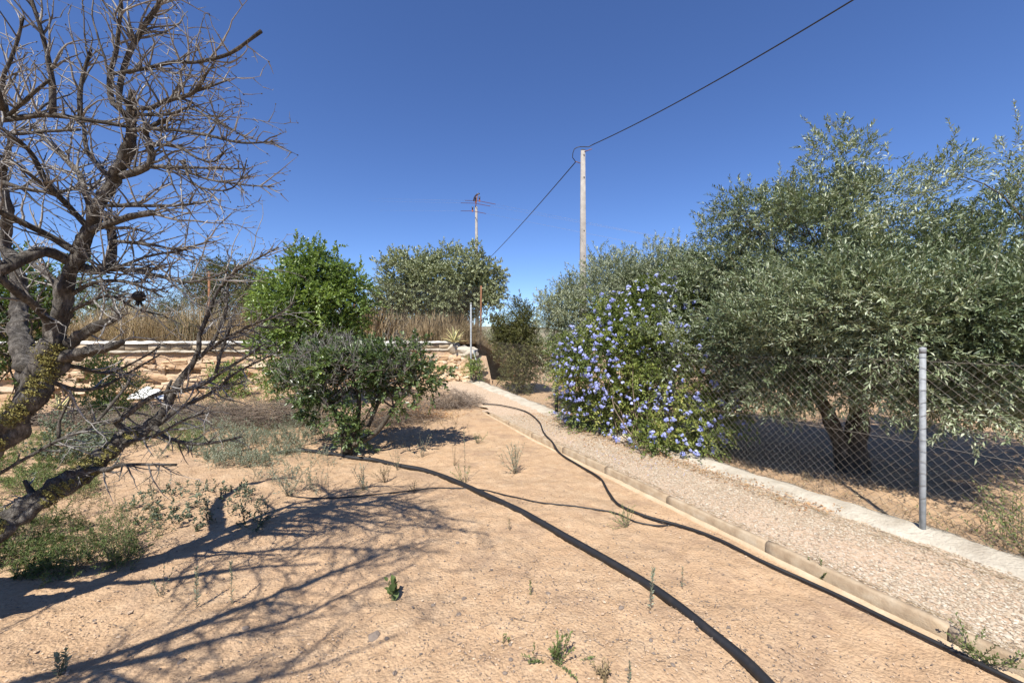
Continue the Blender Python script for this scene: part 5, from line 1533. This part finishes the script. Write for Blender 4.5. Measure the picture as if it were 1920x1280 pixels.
# ================================================================== weeds
def weed(u, v, hpx, label, mat='weed_grey', stems=1, spread=0.25, ll=0.022, lw=0.005, k=26, seed=0, tm=0.5, name='weed', pairs=False, ang=(0.5, 1.0), branchy=0.0, broad=False, bare=0.0, cat='weed', grp='single weeds on the bare soil'):
    rng = np.random.default_rng(1000 + seed)
    b0 = on_ground(u, v); h = hpx / FPX * b0[1]; lw = lw * 1.7; ll = ll * 1.1; k = int(k * 1.2)
    root = thing(name, b0, label, cat, grp)
    lb, sb = Buf(), Buf()
    a = rng.random(stems) * 6.28; tilt = np.abs(rng.normal(0, spread, stems)) if stems > 1 else np.array([abs(rng.normal(0, .06))])
    d = np.stack([np.sin(tilt) * np.cos(a), np.sin(tilt) * np.sin(a), np.cos(tilt)], -1)
    L = h * rng.uniform(0.6, 1.05, stems); L[0] = h
    og = np.repeat(b0[None], stems, 0) + np.append(rng.normal(0, 0.012, (stems, 2)) * (stems > 1), np.full((stems, 1), -0.005), 1)
    kk = k
    sprigs(lb, sb, og + d * (L * bare)[:, None], d, L * (1 - bare), kk, ll, lw, tm, rng, ang, 0.06, 0.0022, broad, 0.08, 0.5, 0.15, pairs)
    segs(sb, og, og + d * (L * max(bare, 0.15))[:, None], 0.0028, 0.0022)
    if branchy > 0:
        nb = int(stems * branchy); i = rng.integers(0, stems, nb); f = rng.uniform(0.25, 0.8, nb)
        ob = og[i] + d[i] * (L[i] * f)[:, None]; db = unit(d[i] + rng.normal(0, 0.6, (nb, 3)) + [0, 0, .2])
        sprigs(lb, sb, ob, db, L[i] * 0.45, max(6, kk // 2), ll * 0.9, lw, tm, rng, ang, 0.1, 0.0013, broad, 0.1, 0.5, 0.15, pairs)
    link('leaves', lb.mesh('leaves'), M[mat], root)['kind'] = 'stuff'
    link('stems', sb.mesh('stems'), M['twig_brown'], root)['kind'] = 'stuff'
    return root


weed(369, 1138, 80, 'upright spiky grey-green weed, left one of the pair in the tree shadow', seed=1, k=46, ll=0.026, lw=0.005)
weed(435, 1132, 82, 'upright weed with a dark tip, right one of the pair in the tree shadow', seed=2, k=40, ll=0.023, lw=0.0045)
weed(305, 1115, 58, 'sparse weed left of the upright pair in the tree shadow', seed=3, stems=4, spread=0.45, k=14, ll=0.016)
weed(735, 1122, 34, 'small leafy blue-green seedling at the edge of the branch shadow', 'weed_green', stems=6, spread=0.6, ll=0.05, lw=0.022, k=4, seed=4, broad=True, tm=0.35, name='seedling', cat='seedling')
weed(1045, 1243, 62, 'spreading bushy green weed at the bottom of the picture', 'weed_green', stems=9, spread=0.75, ll=0.016, lw=0.005, k=26, seed=5, branchy=2, tm=0.6)
weed(996, 1116, 30, 'tiny upright weed in the dark soil patch', 'weed_green', k=18, ll=0.016, seed=6)
weed(944, 1208, 22, 'tiny green weed touching a dark stone', 'weed_green', stems=3, spread=0.5, k=8, ll=0.016, seed=7)
weed(1180, 1282, 44, 'upright weed cut by the bottom edge', k=22, ll=0.018, seed=8)
weed(1220, 1143, 82, 'upright grey weed close beside the thick pipe', k=44, ll=0.024, lw=0.005, seed=9)
weed(1279, 1102, 42, 'small upright weed between the thick pipe and the medium hose', k=20, ll=0.016, seed=10)
weed(1178, 988, 44, 'spiky yellow-green weed growing over the medium hose', 'weed_green', stems=10, spread=0.7, ll=0.016, lw=0.004, k=18, seed=11, branchy=1, tm=0.75)
weed(1543, 1088, 38, 'small weed at the foot of the kerb', 'weed_green', stems=3, spread=0.2, k=18, ll=0.017, seed=12)
weed(1838, 1240, 78, 'bushy weed at the kerb in the lower right corner', 'weed_green', stems=10, spread=0.6, k=20, ll=0.018, lw=0.005, seed=13, branchy=1.5, tm=0.6)
weed(966, 888, 62, 'fan-shaped grey weed clump between the pipe and the kerb', stems=16, spread=0.42, k=18, ll=0.024, lw=0.005, seed=14, tm=0.65, branchy=1)
weed(873, 906, 108, 'tall thin weed stalk rising from a small tuft at the thick pipe', k=30, ll=0.028, lw=0.006, seed=15, stems=1)
weed(870, 905, 40, 'small leafy tuft at the foot of the tall thin stalk', 'weed_green', stems=7, spread=0.5, k=14, ll=0.022, lw=0.006, seed=16, tm=0.7)
weed(896, 832, 26, 'small grassy weed below the kerb end', 'weed_green', stems=8, spread=0.7, k=5, ll=0.05, lw=0.005, seed=17)
weed(682, 918, 50, 'dry grey weed clump above the drip line', stems=12, spread=0.55, k=16, ll=0.02, seed=18, branchy=1, tm=0.7)
weed(722, 905, 36, 'straw-coloured weed clump beside the dry grey one', 'weed_dry', stems=12, spread=0.6, k=12, ll=0.02, seed=19, branchy=1)
weed(616, 932, 92, 'thin tall stalk standing at the drip line', k=14, ll=0.018, seed=20)
weed(540, 930, 66, 'pale feathery weed at the left end of the drip line', stems=12, spread=0.5, k=18, ll=0.022, seed=21, branchy=2, tm=0.8)
weed(776, 922, 22, 'small dry tuft on the drip line', 'weed_dry', stems=8, spread=0.6, k=8, ll=0.02, seed=22)
weed(852, 872, 46, 'twiggy dry weed left of the tall stalk', 'weed_dry', stems=5, spread=0.45, k=9, ll=0.02, seed=23)
weed(954, 992, 24, 'tiny dry sprig right of the thick pipe', 'weed_dry', stems=3, spread=0.3, k=8, ll=0.014, seed=24)
weed(112, 1262, 46, 'grey-green weed in deep shadow at the lower left', stems=4, spread=0.35, k=14, ll=0.026, lw=0.008, seed=25, tm=0.55)
weed(1135, 1268, 26, 'brown withered rosette at the bottom beside the spreading weed', 'weed_dry', stems=22, spread=1.2, k=6, ll=0.02, seed=26, tm=0.2)
weed(790, 858, 48, 'grey weed in the citrus tree shade', stems=8, spread=0.45, k=14, ll=0.022, seed=27)
weed(856, 795, 34, 'thin dry weed on the soil right of the citrus tree', 'weed_dry', stems=4, spread=0.3, k=10, ll=0.02, seed=28)
weed(745, 880, 40, 'wiry weed right beside the thick pipe under the citrus tree', stems=6, spread=0.4, k=12, ll=0.02, seed=29)
weed(590, 815, 76, 'tuft of upright grey-green stalks left of the citrus trunk', stems=26, spread=0.18, k=20, ll=0.026, seed=30, tm=0.6)


# patches of ground cover
def patch(name, label, region, n, h, mat, seed, ll=0.03, lw=0.008, k=16, spread=0.5, tm=0.5, broad=False, shape=None, kind='stuff', thin=0.2):
    rng = np.random.default_rng(seed)
    u0, v0, u1, v1 = region
    u = rng.uniform(u0, u1, n * 2); v = rng.uniform(v0, v1, n * 2)
    cx, cy = (u0 + u1) / 2, (v0 + v1) / 2
    rr = np.hypot((u - cx) / (u1 - u0) * 2, (v - cy) / (v1 - v0) * 2)
    kp = rr + 0.45 * fbm(u / 60, v / 30, seed, 3) < 0.95
    u, v = u[kp][:n], v[kp][:n]
    pts = on_ground_v(u, v)
    m_ = len(pts)
    a = rng.random(m_) * 6.28; tl = np.abs(rng.normal(0, spread, m_))
    d = np.stack([np.sin(tl) * np.cos(a), np.sin(tl) * np.sin(a), np.cos(tl)], -1)
    H = h * rng.uniform(0.4, 1.25, m_) * (0.35 + 0.9 * (fbm(pts[:, 0] * 3, pts[:, 1] * 3, seed, 2) + 0.5).clip(0, 1))
    lb, sb = Buf(), Buf()
    t = tm + 0.2 * fbm(pts[:, 0] * 2, pts[:, 1] * 2, seed + 1, 2)
    sprigs(lb, sb, pts, d, H, k, ll, lw, t, rng, (0.6, 1.2), 0.15, 0.0018, broad, 0.1, 0.8, 0.15, False)
    i = rng.integers(0, m_, m_); f = rng.uniform(.3, .9, m_)
    sprigs(lb, sb, pts[i] + d[i] * (H[i] * f)[:, None], unit(d[i] + rng.normal(0, .7, (m_, 3))), H[i] * 0.5, max(5, k // 2), ll, lw, t[i], rng, (0.6, 1.2), 0.15, 0.0012, broad, 0.1, 0.8, 0.15, False)
    c = pts.mean(0)
    root = thing(name, c, label, 'ground cover'); root['kind'] = kind
    link('leaves', lb.mesh('leaves'), M[mat], root)
    link('stems', sb.mesh('stems'), M['twig_brown'], root)
    return root


patch('green_weeds', 'dense dark green weeds under the low limb at the left edge', (-200, 965, 265, 1092), 800, 0.20, 'weed_green', 401, 0.026, 0.007, 16, 0.85, 0.55)
patch('grey_leafy_weeds', 'grey-green leafy creeping weeds right of the low limb', (230, 890, 500, 1000), 170, 0.13, 'weed_grey', 402, 0.030, 0.016, 8, 0.95, 0.2, True)
patch('green_weeds', 'light green grass and weeds behind the low limb', (-120, 800, 200, 940), 900, 0.22, 'weed_green', 403, 0.040, 0.007, 14, 0.6, 0.6)
patch('grey_leafy_weeds', 'blue-green rounded leaves behind the low limb', (60, 780, 230, 900), 320, 0.26, 'weed_grey', 404, 0.040, 0.026, 10, 0.6, 0.25, True)
patch('grey_ground_cover', 'wide mat of grey-green weeds left of the citrus trunk', (290, 760, 625, 880), 1500, 0.25, 'weed_grey', 405, 0.03, 0.009, 14, 0.55, 0.55)
patch('grey_ground_cover', 'thin straggling grey weeds on the soil below the grey-green mat', (470, 850, 640, 930), 150, 0.15, 'weed_grey', 406, 0.02, 0.006, 12, 0.6, 0.7)
patch('green_weeds', 'low green weeds under the tree fork towards the wall', (180, 770, 380, 850), 500, 0.28, 'weed_green', 407, 0.035, 0.01, 12, 0.5, 0.7)
patch('dry_ground_cover', 'straggling dry and grey weeds in front of the wall foot', (100, 735, 600, 815), 800, 0.26, 'weed_dry', 411, 0.03, 0.007, 12, 0.6, 0.35)
patch('grey_ground_cover', 'grey weeds along the brushwood heap', (300, 745, 620, 800), 420, 0.24, 'weed_grey', 412, 0.03, 0.008, 12, 0.6, 0.3)
patch('dry_ground_cover', 'dry stems among the green weeds at the left edge', (-120, 800, 300, 1080), 300, 0.22, 'weed_dry', 413, 0.03, 0.005, 10, 0.6, 0.5)
patch('dry_ground_cover', 'thin dry weeds in the citrus tree shade', (680, 770, 880, 850), 150, 0.16, 'weed_dry', 408, 0.02, 0.005, 10, 0.5, 0.3)


# weeds beyond the fence on the right
def patch3(name, label, spots, h, n, mat, seed, ll, lw, k, tm, spread=0.5):
    rng = np.random.default_rng(seed); lb, sb = Buf(), Buf()
    for (x, y, r) in spots:
        xy = np.array([x, y]) + rng.normal(0, r * 0.5, (n, 2))
        kq = (xy[:, 0] + SL * xy[:, 1]) > FENCE_T + 0.12; xy = xy[kq]
        pts = np.column_stack([xy, ground_z(xy[:, 0], xy[:, 1])]); m_ = len(pts)
        a = rng.random(m_) * 6.28; tl = np.abs(rng.normal(0, spread, m_))
        d = np.stack([np.sin(tl) * np.cos(a), np.sin(tl) * np.sin(a), np.cos(tl)], -1)
        H = h * rng.uniform(.4, 1.1, m_)
        sprigs(lb, sb, pts, d, H, k, ll, lw, tm, rng, (0.6, 1.2), 0.2, 0.002, False, 0.1, 0.8, 0.2, False)
    root = thing(name, (*spots[0][:2], gz(*spots[0][:2])), label, 'weeds'); root['kind'] = 'stuff'
    link('leaves', lb.mesh('leaves'), M[mat], root); link('stems', sb.mesh('stems'), M['twig_brown'], root)


patch3('green_weeds', 'yellow-green climbing weeds behind the fence right of the galvanised post', [(3.95, 3.05, .35), (4.25, 2.75, .3), (4.5, 3.2, .5), (4.1, 2.5, .3)], 0.62, 70, 'weed_green', 501, 0.032, 0.012, 16, 0.75, 0.5)
patch3('grey_bushes', 'grey-green low bushes on the ground beyond the olive trunks', [(5.6, 8.2, .6), (6.4, 8.6, .6), (7.8, 8.0, .5), (4.6, 9.5, .6), (7.0, 7.0, .3)], 0.5, 90, 'weed_grey', 502, 0.03, 0.010, 18, 0.6, 0.5)
patch3('ground_darkening_weeds', 'sparse dry weeds under the olives behind the fence, some added to darken the lit ground', [(3.4, 4.6, .5), (4.8, 4.0, .5), (5.4, 3.4, .6), (6.2, 3.2, .6), (3.6, 5.8, .6), (3.1, 4.3, .5), (3.7, 3.5, .5), (4.1, 3.2, .5), (2.7, 5.2, .5)], 0.14, 60, 'weed_dry', 503, 0.02, 0.006, 8, 0.5, 0.7)  # partly added to darken the sunlit strip where tree shade is missing
# dry litter on the orchard floor, thickened to stand in for missing tree shade
n = 9000
xx = RNG.uniform(1.5, 8, n); yy = RNG.uniform(2.0, 9.5, n); kq = tval(xx, yy) > FENCE_T + 0.2; xx, yy = xx[kq], yy[kq]; n = len(xx)
a = RNG.random(n) * 6.28
b_ = Buf(); leaves(b_, np.stack([xx, yy, ground_z(xx, yy) + 0.02], -1), np.stack([np.cos(a), np.sin(a), RNG.normal(0, .2, n)], -1), np.array([0, 0, 1.]) + RNG.normal(0, .4, (n, 3)), RNG.uniform(.02, .06, n), RNG.uniform(.006, .014, n), RNG.random(n), False, -0.1)
tag(link('ground_darkening_litter', b_.mesh('ground_darkening_litter'), M['weed_dry']), 'dry leaf litter on the orchard floor, thickened to darken it like shade', 'litter', None, 'stuff')


# ---- heaps of dry brush
def brush(label, regions, n, seed, rad=0.0022, tm=0.5, mat='brush', name='brush_heap', L=(0.15, 0.5), zs=0.4):
    rng = np.random.default_rng(seed); b = Buf(); P0, P1, T = [], [], []
    for (u, v, hpx, wpx, w) in regions:
        p = on_ground(u, v); R = wpx / FPX * p[1]; H = hpx / FPX * p[1]
        m_ = int(n * w)
        q = unit(rng.normal(size=(m_, 3))) * rng.random((m_, 1)) ** 0.45 * [R, R * 0.6, H]
        q[:, 2] = np.abs(q[:, 2]); q += p
        d = unit(rng.normal(size=(m_, 3)) * [1, 1, zs] + [0, 0, 0.1]); ln = rng.uniform(L[0], L[1], m_)
        c = unit(np.cross(d, rng.normal(size=(m_, 3))))
        prev = q - d * (ln / 2)[:, None]; t_ = np.clip(rng.normal(tm, .25, m_), 0, 1)
        for s in range(1, 4):
            f = s / 3
            e = q + d * (ln * (f - .5))[:, None] + c * (ln * 0.5 * (f - f * f))[:, None]
            e[:, 2] = np.maximum(e[:, 2], p[2] + 0.002)
            P0.append(prev); P1.append(e); T.append(t_); prev = e
    segs(b, np.vstack(P0), np.vstack(P1), rad, rad * 0.8, np.concatenate(T))
    p = on_ground(*regions[0][:2])
    o = thing(name, p, label, 'brush'); link('sticks', b.mesh('sticks'), M[mat], o)['kind'] = 'stuff'
    return o


brush('heap of grey-brown dry brushwood between the dead limb and the citrus tree', [(470, 800, 50, 90, .5), (560, 795, 55, 70, .5), (400, 790, 35, 80, .4), (330, 790, 30, 70, .3)], 1700, 601, 0.0034, 0.35)
brush('heap of dark and rust-brown dry brush behind the citrus tree', [(760, 790, 60, 80, .6), (700, 800, 40, 70, .4), (830, 765, 40, 60, .5)], 1000, 602, 0.0030, 0.35)
brush('loose pale dry stems on the soil at the end of the path', [(850, 765, 38, 45, .7), (880, 757, 20, 35, .5)], 500, 603, 0.0026, 0.75)
brush('dry twigs piled under the dead tree fork', [(250, 815, 45, 110, .6), (330, 800, 30, 90, .5), (120, 800, 40, 90, .4)], 700, 604, 0.0028, 0.55, L=(0.2, 0.6))
b_ = Buf(); rng = np.random.default_rng(71); n = 3200
p = on_ground(765, 780); q = p + rng.normal(0, 1, (n, 3)) * [0.5, 0.22, 0.0]; q[:, 2] = ground_z(q[:, 0], q[:, 1]) + np.abs(rng.normal(0, 0.17, n)) * np.exp(-((q[:, 0] - p[0]) / .5) ** 2)
a = rng.random(n) * 6.28; leaves(b_, q, np.stack([np.cos(a), np.sin(a), rng.normal(0, .3, n)], -1), np.array([0, 0, 1.]) + rng.normal(0, .5, (n, 3)), rng.uniform(.03, .08, n), rng.uniform(.006, .02, n), rng.random(n), False, -.1)
tag(link('dead_leaf_heap', b_.mesh('dead_leaf_heap'), M['rust_litter']), 'rust-orange heap of dead leaves under the citrus branches', 'litter', None, 'stuff')
# straw and twigs on the bare soil
n = 700; vv = 1280 - RNG.random(n) ** 0.7 * 480; uu = RNG.uniform(0, 1500, n); y_ = 1216 / (vv - 640); x_ = (uu - 960) / FPX * y_
k = tval(x_, y_) < KERB_T - 0.25; x_, y_ = x_[k], y_[k]; n = len(x_); a = RNG.random(n) * 6.28; L = RNG.gamma(2, .018, n) + .01
p0 = np.stack([x_, y_, ground_z(x_, y_) + 0.013], -1); b_ = Buf()
segs(b_, p0, p0 + np.stack([np.cos(a) * L, np.sin(a) * L, RNG.normal(0, .004, n)], -1), 0.0016, 0.001, RNG.random(n))
tag(link('twig_litter', b_.mesh('twig_litter'), M['brush']), 'bits of twig and straw strewn on the soil', 'litter', None, 'stuff')

n = 5200; vv = 1290 - RNG.random(n) ** 0.75 * 500; uu = RNG.uniform(-100, 1750, n); y_ = 1216 / (vv - 640); x_ = (uu - 960) / FPX * y_
k = (tval(x_, y_) < KERB_T - 0.15) & (fbm(x_ * 1.6, y_ * 1.6, 8, 3) + RNG.normal(0, .3, n) > 0.15); x_, y_ = x_[k], y_[k]; n = len(x_); a = RNG.random(n) * 6.28
b_ = Buf(); leaves(b_, np.stack([x_, y_, ground_z(x_, y_) + 0.006], -1), np.stack([np.cos(a), np.sin(a), RNG.normal(0, .25, n)], -1), np.array([0, 0, 1.]) + RNG.normal(0, .5, (n, 3)), RNG.gamma(3, .0045, n) + .004, RNG.uniform(.003, .009, n), RNG.uniform(0, .55, n), False, -.1)
tag(link('soil_litter', b_.mesh('soil_litter'), M['brush']), 'crumbs of dead leaf and bark lying in patches on the soil', 'litter', None, 'stuff')
n = 260; yy = RNG.uniform(4.6, 7.6, n); t0 = FENCE_T - RNG.uniform(0.2, 1.2, n); xx = t0 - SL * yy; a = RNG.random(n) * 6.28
b_ = Buf(); leaves(b_, np.stack([xx, yy, zpath(yy) + 0.018], -1), np.stack([np.cos(a), np.sin(a), np.zeros(n)], -1), np.array([0, 0, 1.]) + RNG.normal(0, .3, (n, 3)), .014, .012, RNG.random(n), False)
tag(link('fallen_petals', b_.mesh('fallen_petals'), M['flower']), 'scattered fallen blue petals on the gravel', 'petals', None, 'stuff')

# ---- white sheet by the wall
p = P(290, 735, 10.4); b_ = Buf(); n1, n2 = 26, 14
Uq, Vq = np.meshgrid(np.linspace(-1, 1, n1), np.linspace(0, 1, n2))
zz_ = gz(p[0], p[1]) + 0.03 + (0.27 * np.sin(np.clip(Vq * 1.25, 0, 1) * np.pi * 0.55)) * (1 - 0.55 * Uq ** 2) * (1 + 0.35 * fbm(Uq * 2, Vq * 2, 3, 3)) * (1 - .35 * (Uq > -.1))
b_.add(np.stack([p[0] + Uq * 0.5 + 0.05 * fbm(Uq * 3, Vq * 3, 1, 2), p[1] - 0.25 + Vq * 0.5 + 0.05 * fbm(Uq * 4, Vq * 4, 9, 2), zz_], -1).reshape(-1, 3),
       (lambda ii: np.stack([ii, ii + 1, ii + n1 + 1, ii + n1], -1).reshape(-1, 4))(np.arange(n2 - 1)[:, None] * n1 + np.arange(n1 - 1)[None]))
o = link('plastic_sheet', b_.mesh('plastic_sheet', True), M['plastic_white']); so = o.modifiers.new('thick', 'SOLIDIFY'); so.thickness = 0.006
tag(o, 'crumpled white plastic sheet at the foot of the stone wall', 'plastic sheet')


# ---- agave
def agave(u, v, Y, size, label, seed, zb=None, n=16):
    rng = np.random.default_rng(seed); p = P(u, v, Y)
    root = thing('agave', p, label, 'agave')
    for i in range(n):
        b = Buf(); az = i * 2.4 + rng.normal(0, .2); el = 0.15 + 1.25 * (i / n) ** 0.8 + rng.normal(0, .08); L = size * rng.uniform(.75, 1.05) * (0.8 + 0.3 * i / n)
        m_ = 9; s = np.linspace(0, 1, m_); e = el - 0.5 * s ** 2 * (1 - i / n * 0.8)
        dr = np.array([math.cos(az), math.sin(az), 0])
        st = L / (m_ - 1); c = np.zeros((m_, 3)); 
        for j in range(1, m_): c[j] = c[j - 1] + (dr * math.cos(e[j]) + np.array([0, 0, math.sin(e[j])])) * st
        sd = np.array([-dr[1], dr[0], 0]); w = size * 0.085 * np.minimum(1, 0.6 + s * 1.5) * (1 - s ** 2.2) + 0.001
        nr = np.stack([-dr * math.sin(x) + np.array([0, 0, math.cos(x)]) for x in e])
        vs = np.stack([c - sd * w[:, None] + nr * (w * .35)[:, None], c - sd * (w * .55)[:, None] + nr * (w * .08)[:, None], c, c + sd * (w * .55)[:, None] + nr * (w * .08)[:, None], c + sd * w[:, None] + nr * (w * .35)[:, None], c - nr * (w * 0.35)[:, None]], 1).reshape(-1, 3) + p
        q = []
        for j in range(m_ - 1):
            for a_, b2 in ((0, 1), (1, 2), (2, 3), (3, 4), (4, 5), (5, 0)): q.append((j * 6 + a_, (j + 1) * 6 + a_, (j + 1) * 6 + b2, j * 6 + b2))
        b.add(vs, np.array(q), np.tile([1.0, 0.55, 0.0, 0.55, 1.0, 0.2], m_)); link('leaf', b.mesh('leaf', True), M['agave'], root)


agave(852, 642, 13.95, 0.62, 'yellow-edged agave on the right end of the stone wall', 21)
agave(112, 768, 6.6, 0.30, 'small yellowish rosette behind the dead trunk', 22, n=11)


# ---- terrace growth
def grass(label, a_rng, b_rng, n, h, seed, tm=0.5, name='dry_grass', hvar=0.45, wid=0.009):
    rng = np.random.default_rng(seed)
    a = rng.uniform(*a_rng, n); bq = b_rng[0] + (b_rng[1] - b_rng[0]) * rng.random(n) ** 1.3
    x = WR[0] + WDIR[0] * a + WBACK[0] * bq; y = WR[1] + WDIR[1] * a + WBACK[1] * bq
    hh_ = h * (1 + hvar * fbm(x * 1.1, y * 1.1, seed, 3)) * rng.uniform(.5, 1.1, n)
    zq = TZ + 0.05 * fbm(x * 0.7, y * 0.7, 3, 3) - 0.02 - 1.75 * sstep(-0.5, -3.0, a + .02 * bq)
    p = np.stack([x, y, zq], -1)
    d = unit(np.stack([rng.normal(0, .22, n), rng.normal(0, .2, n), np.ones(n)], -1))
    t = np.clip(tm + 0.25 * fbm(x * 1.5, y * 1.5, seed + 3, 2) + rng.normal(0, .18, n), 0, 1)
    b = Buf(); az = rng.random(n) * 6.28
    leaves(b, p, d, np.stack([np.cos(az), np.sin(az), np.zeros(n)], -1), hh_, wid * rng.uniform(.5, 1.2, n), t, False, rng.normal(0, .12) , 0.1)
    # seed heads and side blades
    k = rng.random(n) < 0.45; m_ = k.sum()
    for s in range(3):
        leaves(b, p[k] + d[k] * (hh_[k] * rng.uniform(.45, .95, m_))[:, None], unit(d[k] + rng.normal(0, .5, (m_, 3))), rng.normal(size=(m_, 3)), rng.uniform(.06, .2, m_), rng.uniform(.006, .016, m_), t[k], False, .1)
    return tag(link(name, b.mesh(name), M['dry_grass']), label, 'grass', None, 'stuff')


grass('tall golden dry grass on the terrace above the wall', (3.6, 15), (0.35, 4.0), 15000, 0.95, 701, 0.62, hvar=0.75)
grass('brown dry grass and reeds below the round tree', (-0.6, 3.8), (0.3, 3.2), 7000, 0.80, 702, 0.62, hvar=0.8)
grass('short dry weeds on the bank right of the terrace corner', (-2.9, -0.3), (0.1, 5), 5000, 0.5, 703, 0.5)
# tall reeds beside the lemon tree
grass('tall brown reeds just left of the lemon tree', (5.6, 7.0), (0.7, 2.2), 1300, 1.45, 704, 0.2, 'dry_reeds', 0.25, 0.014)
# grey shrub hanging over the wall, and low bushes on the terrace
for (u, v, Y, r, lab, sd, mt, tm) in ((350, 612, 12.0, 0.36, 'grey wiry shrub hanging over the wall coping', 801, 'weed_grey', .35), (300, 622, 13.2, 0.3, 'olive-grey bush in the dry grass near the wall edge', 802, 'pom_leaf', .6), (878, 622, 14.7, 0.35, 'dry brown bush beside the terrace corner post', 803, 'weed_dry', .35)):
    p = P(u, v, Y)
    leafy_tree('terrace_shrub', (p[0], p[1], TZ), lab, 'shrub', [(p[0], p[1], p[2], r, .8), (p[0] + r * .8, p[1], p[2] - r * .2, r * .7, .8), (p[0] - r * .6, p[1], p[2] - .1, r * .7, .8)],
               [[(p[0], p[1], TZ - .05, .02), (p[0], p[1], p[2], .012), (p[0] + .05, p[1], p[2] + r * .4, .006)]], (M[mt], M['olive_bark']), 45, 0.15, 420, (0.12, 0.28), (0.04, 0.009), 12, sd, inner=.3, tmean=tm, limbs=16, pairs=False, up=.5)

# far scrub along the horizon
rng = np.random.default_rng(900)
for i, (u, Y, w, h, lab) in enumerate(((965, 34, 3.2, 1.9, 'distant grey-green scrub in the gap left of the silvery olive'), (1400, 22, 4.0, 2.6, 'distant scrub glimpsed under the big olive crown'), (1720, 19, 4.0, 2.4, 'distant scrub glimpsed right of the galvanised post'),
                                       (560, 30, 6.0, 2.2, 'distant scrub on the field behind the lemon tree'), (200, 28, 7.0, 2.4, 'distant scrub on the field behind the dead tree'))):
    p = P(u, 640, Y); zb = terr_z(p[0], Y) if u < 960 else gz(p[0], Y)
    lobs_ = [(p[0] + rng.uniform(-w, w), Y + rng.uniform(-1, 1), zb + h * .4, h * .55) for _ in range(7)]
    leafy_tree('distant_scrub', (p[0], Y, zb), lab, 'scrub', lobs_, [[(p[0], Y, zb - .2, .1), (p[0], Y, zb + .6, .07), (p[0] + .1, Y, zb + 1.2, .04)]], (M['carob_leaf'], M['olive_bark']), 90, .5, 380, (.3, .5), (.2, .09), 9, 910 + i, tmean=.45, limbs=8, stem_r=.006)
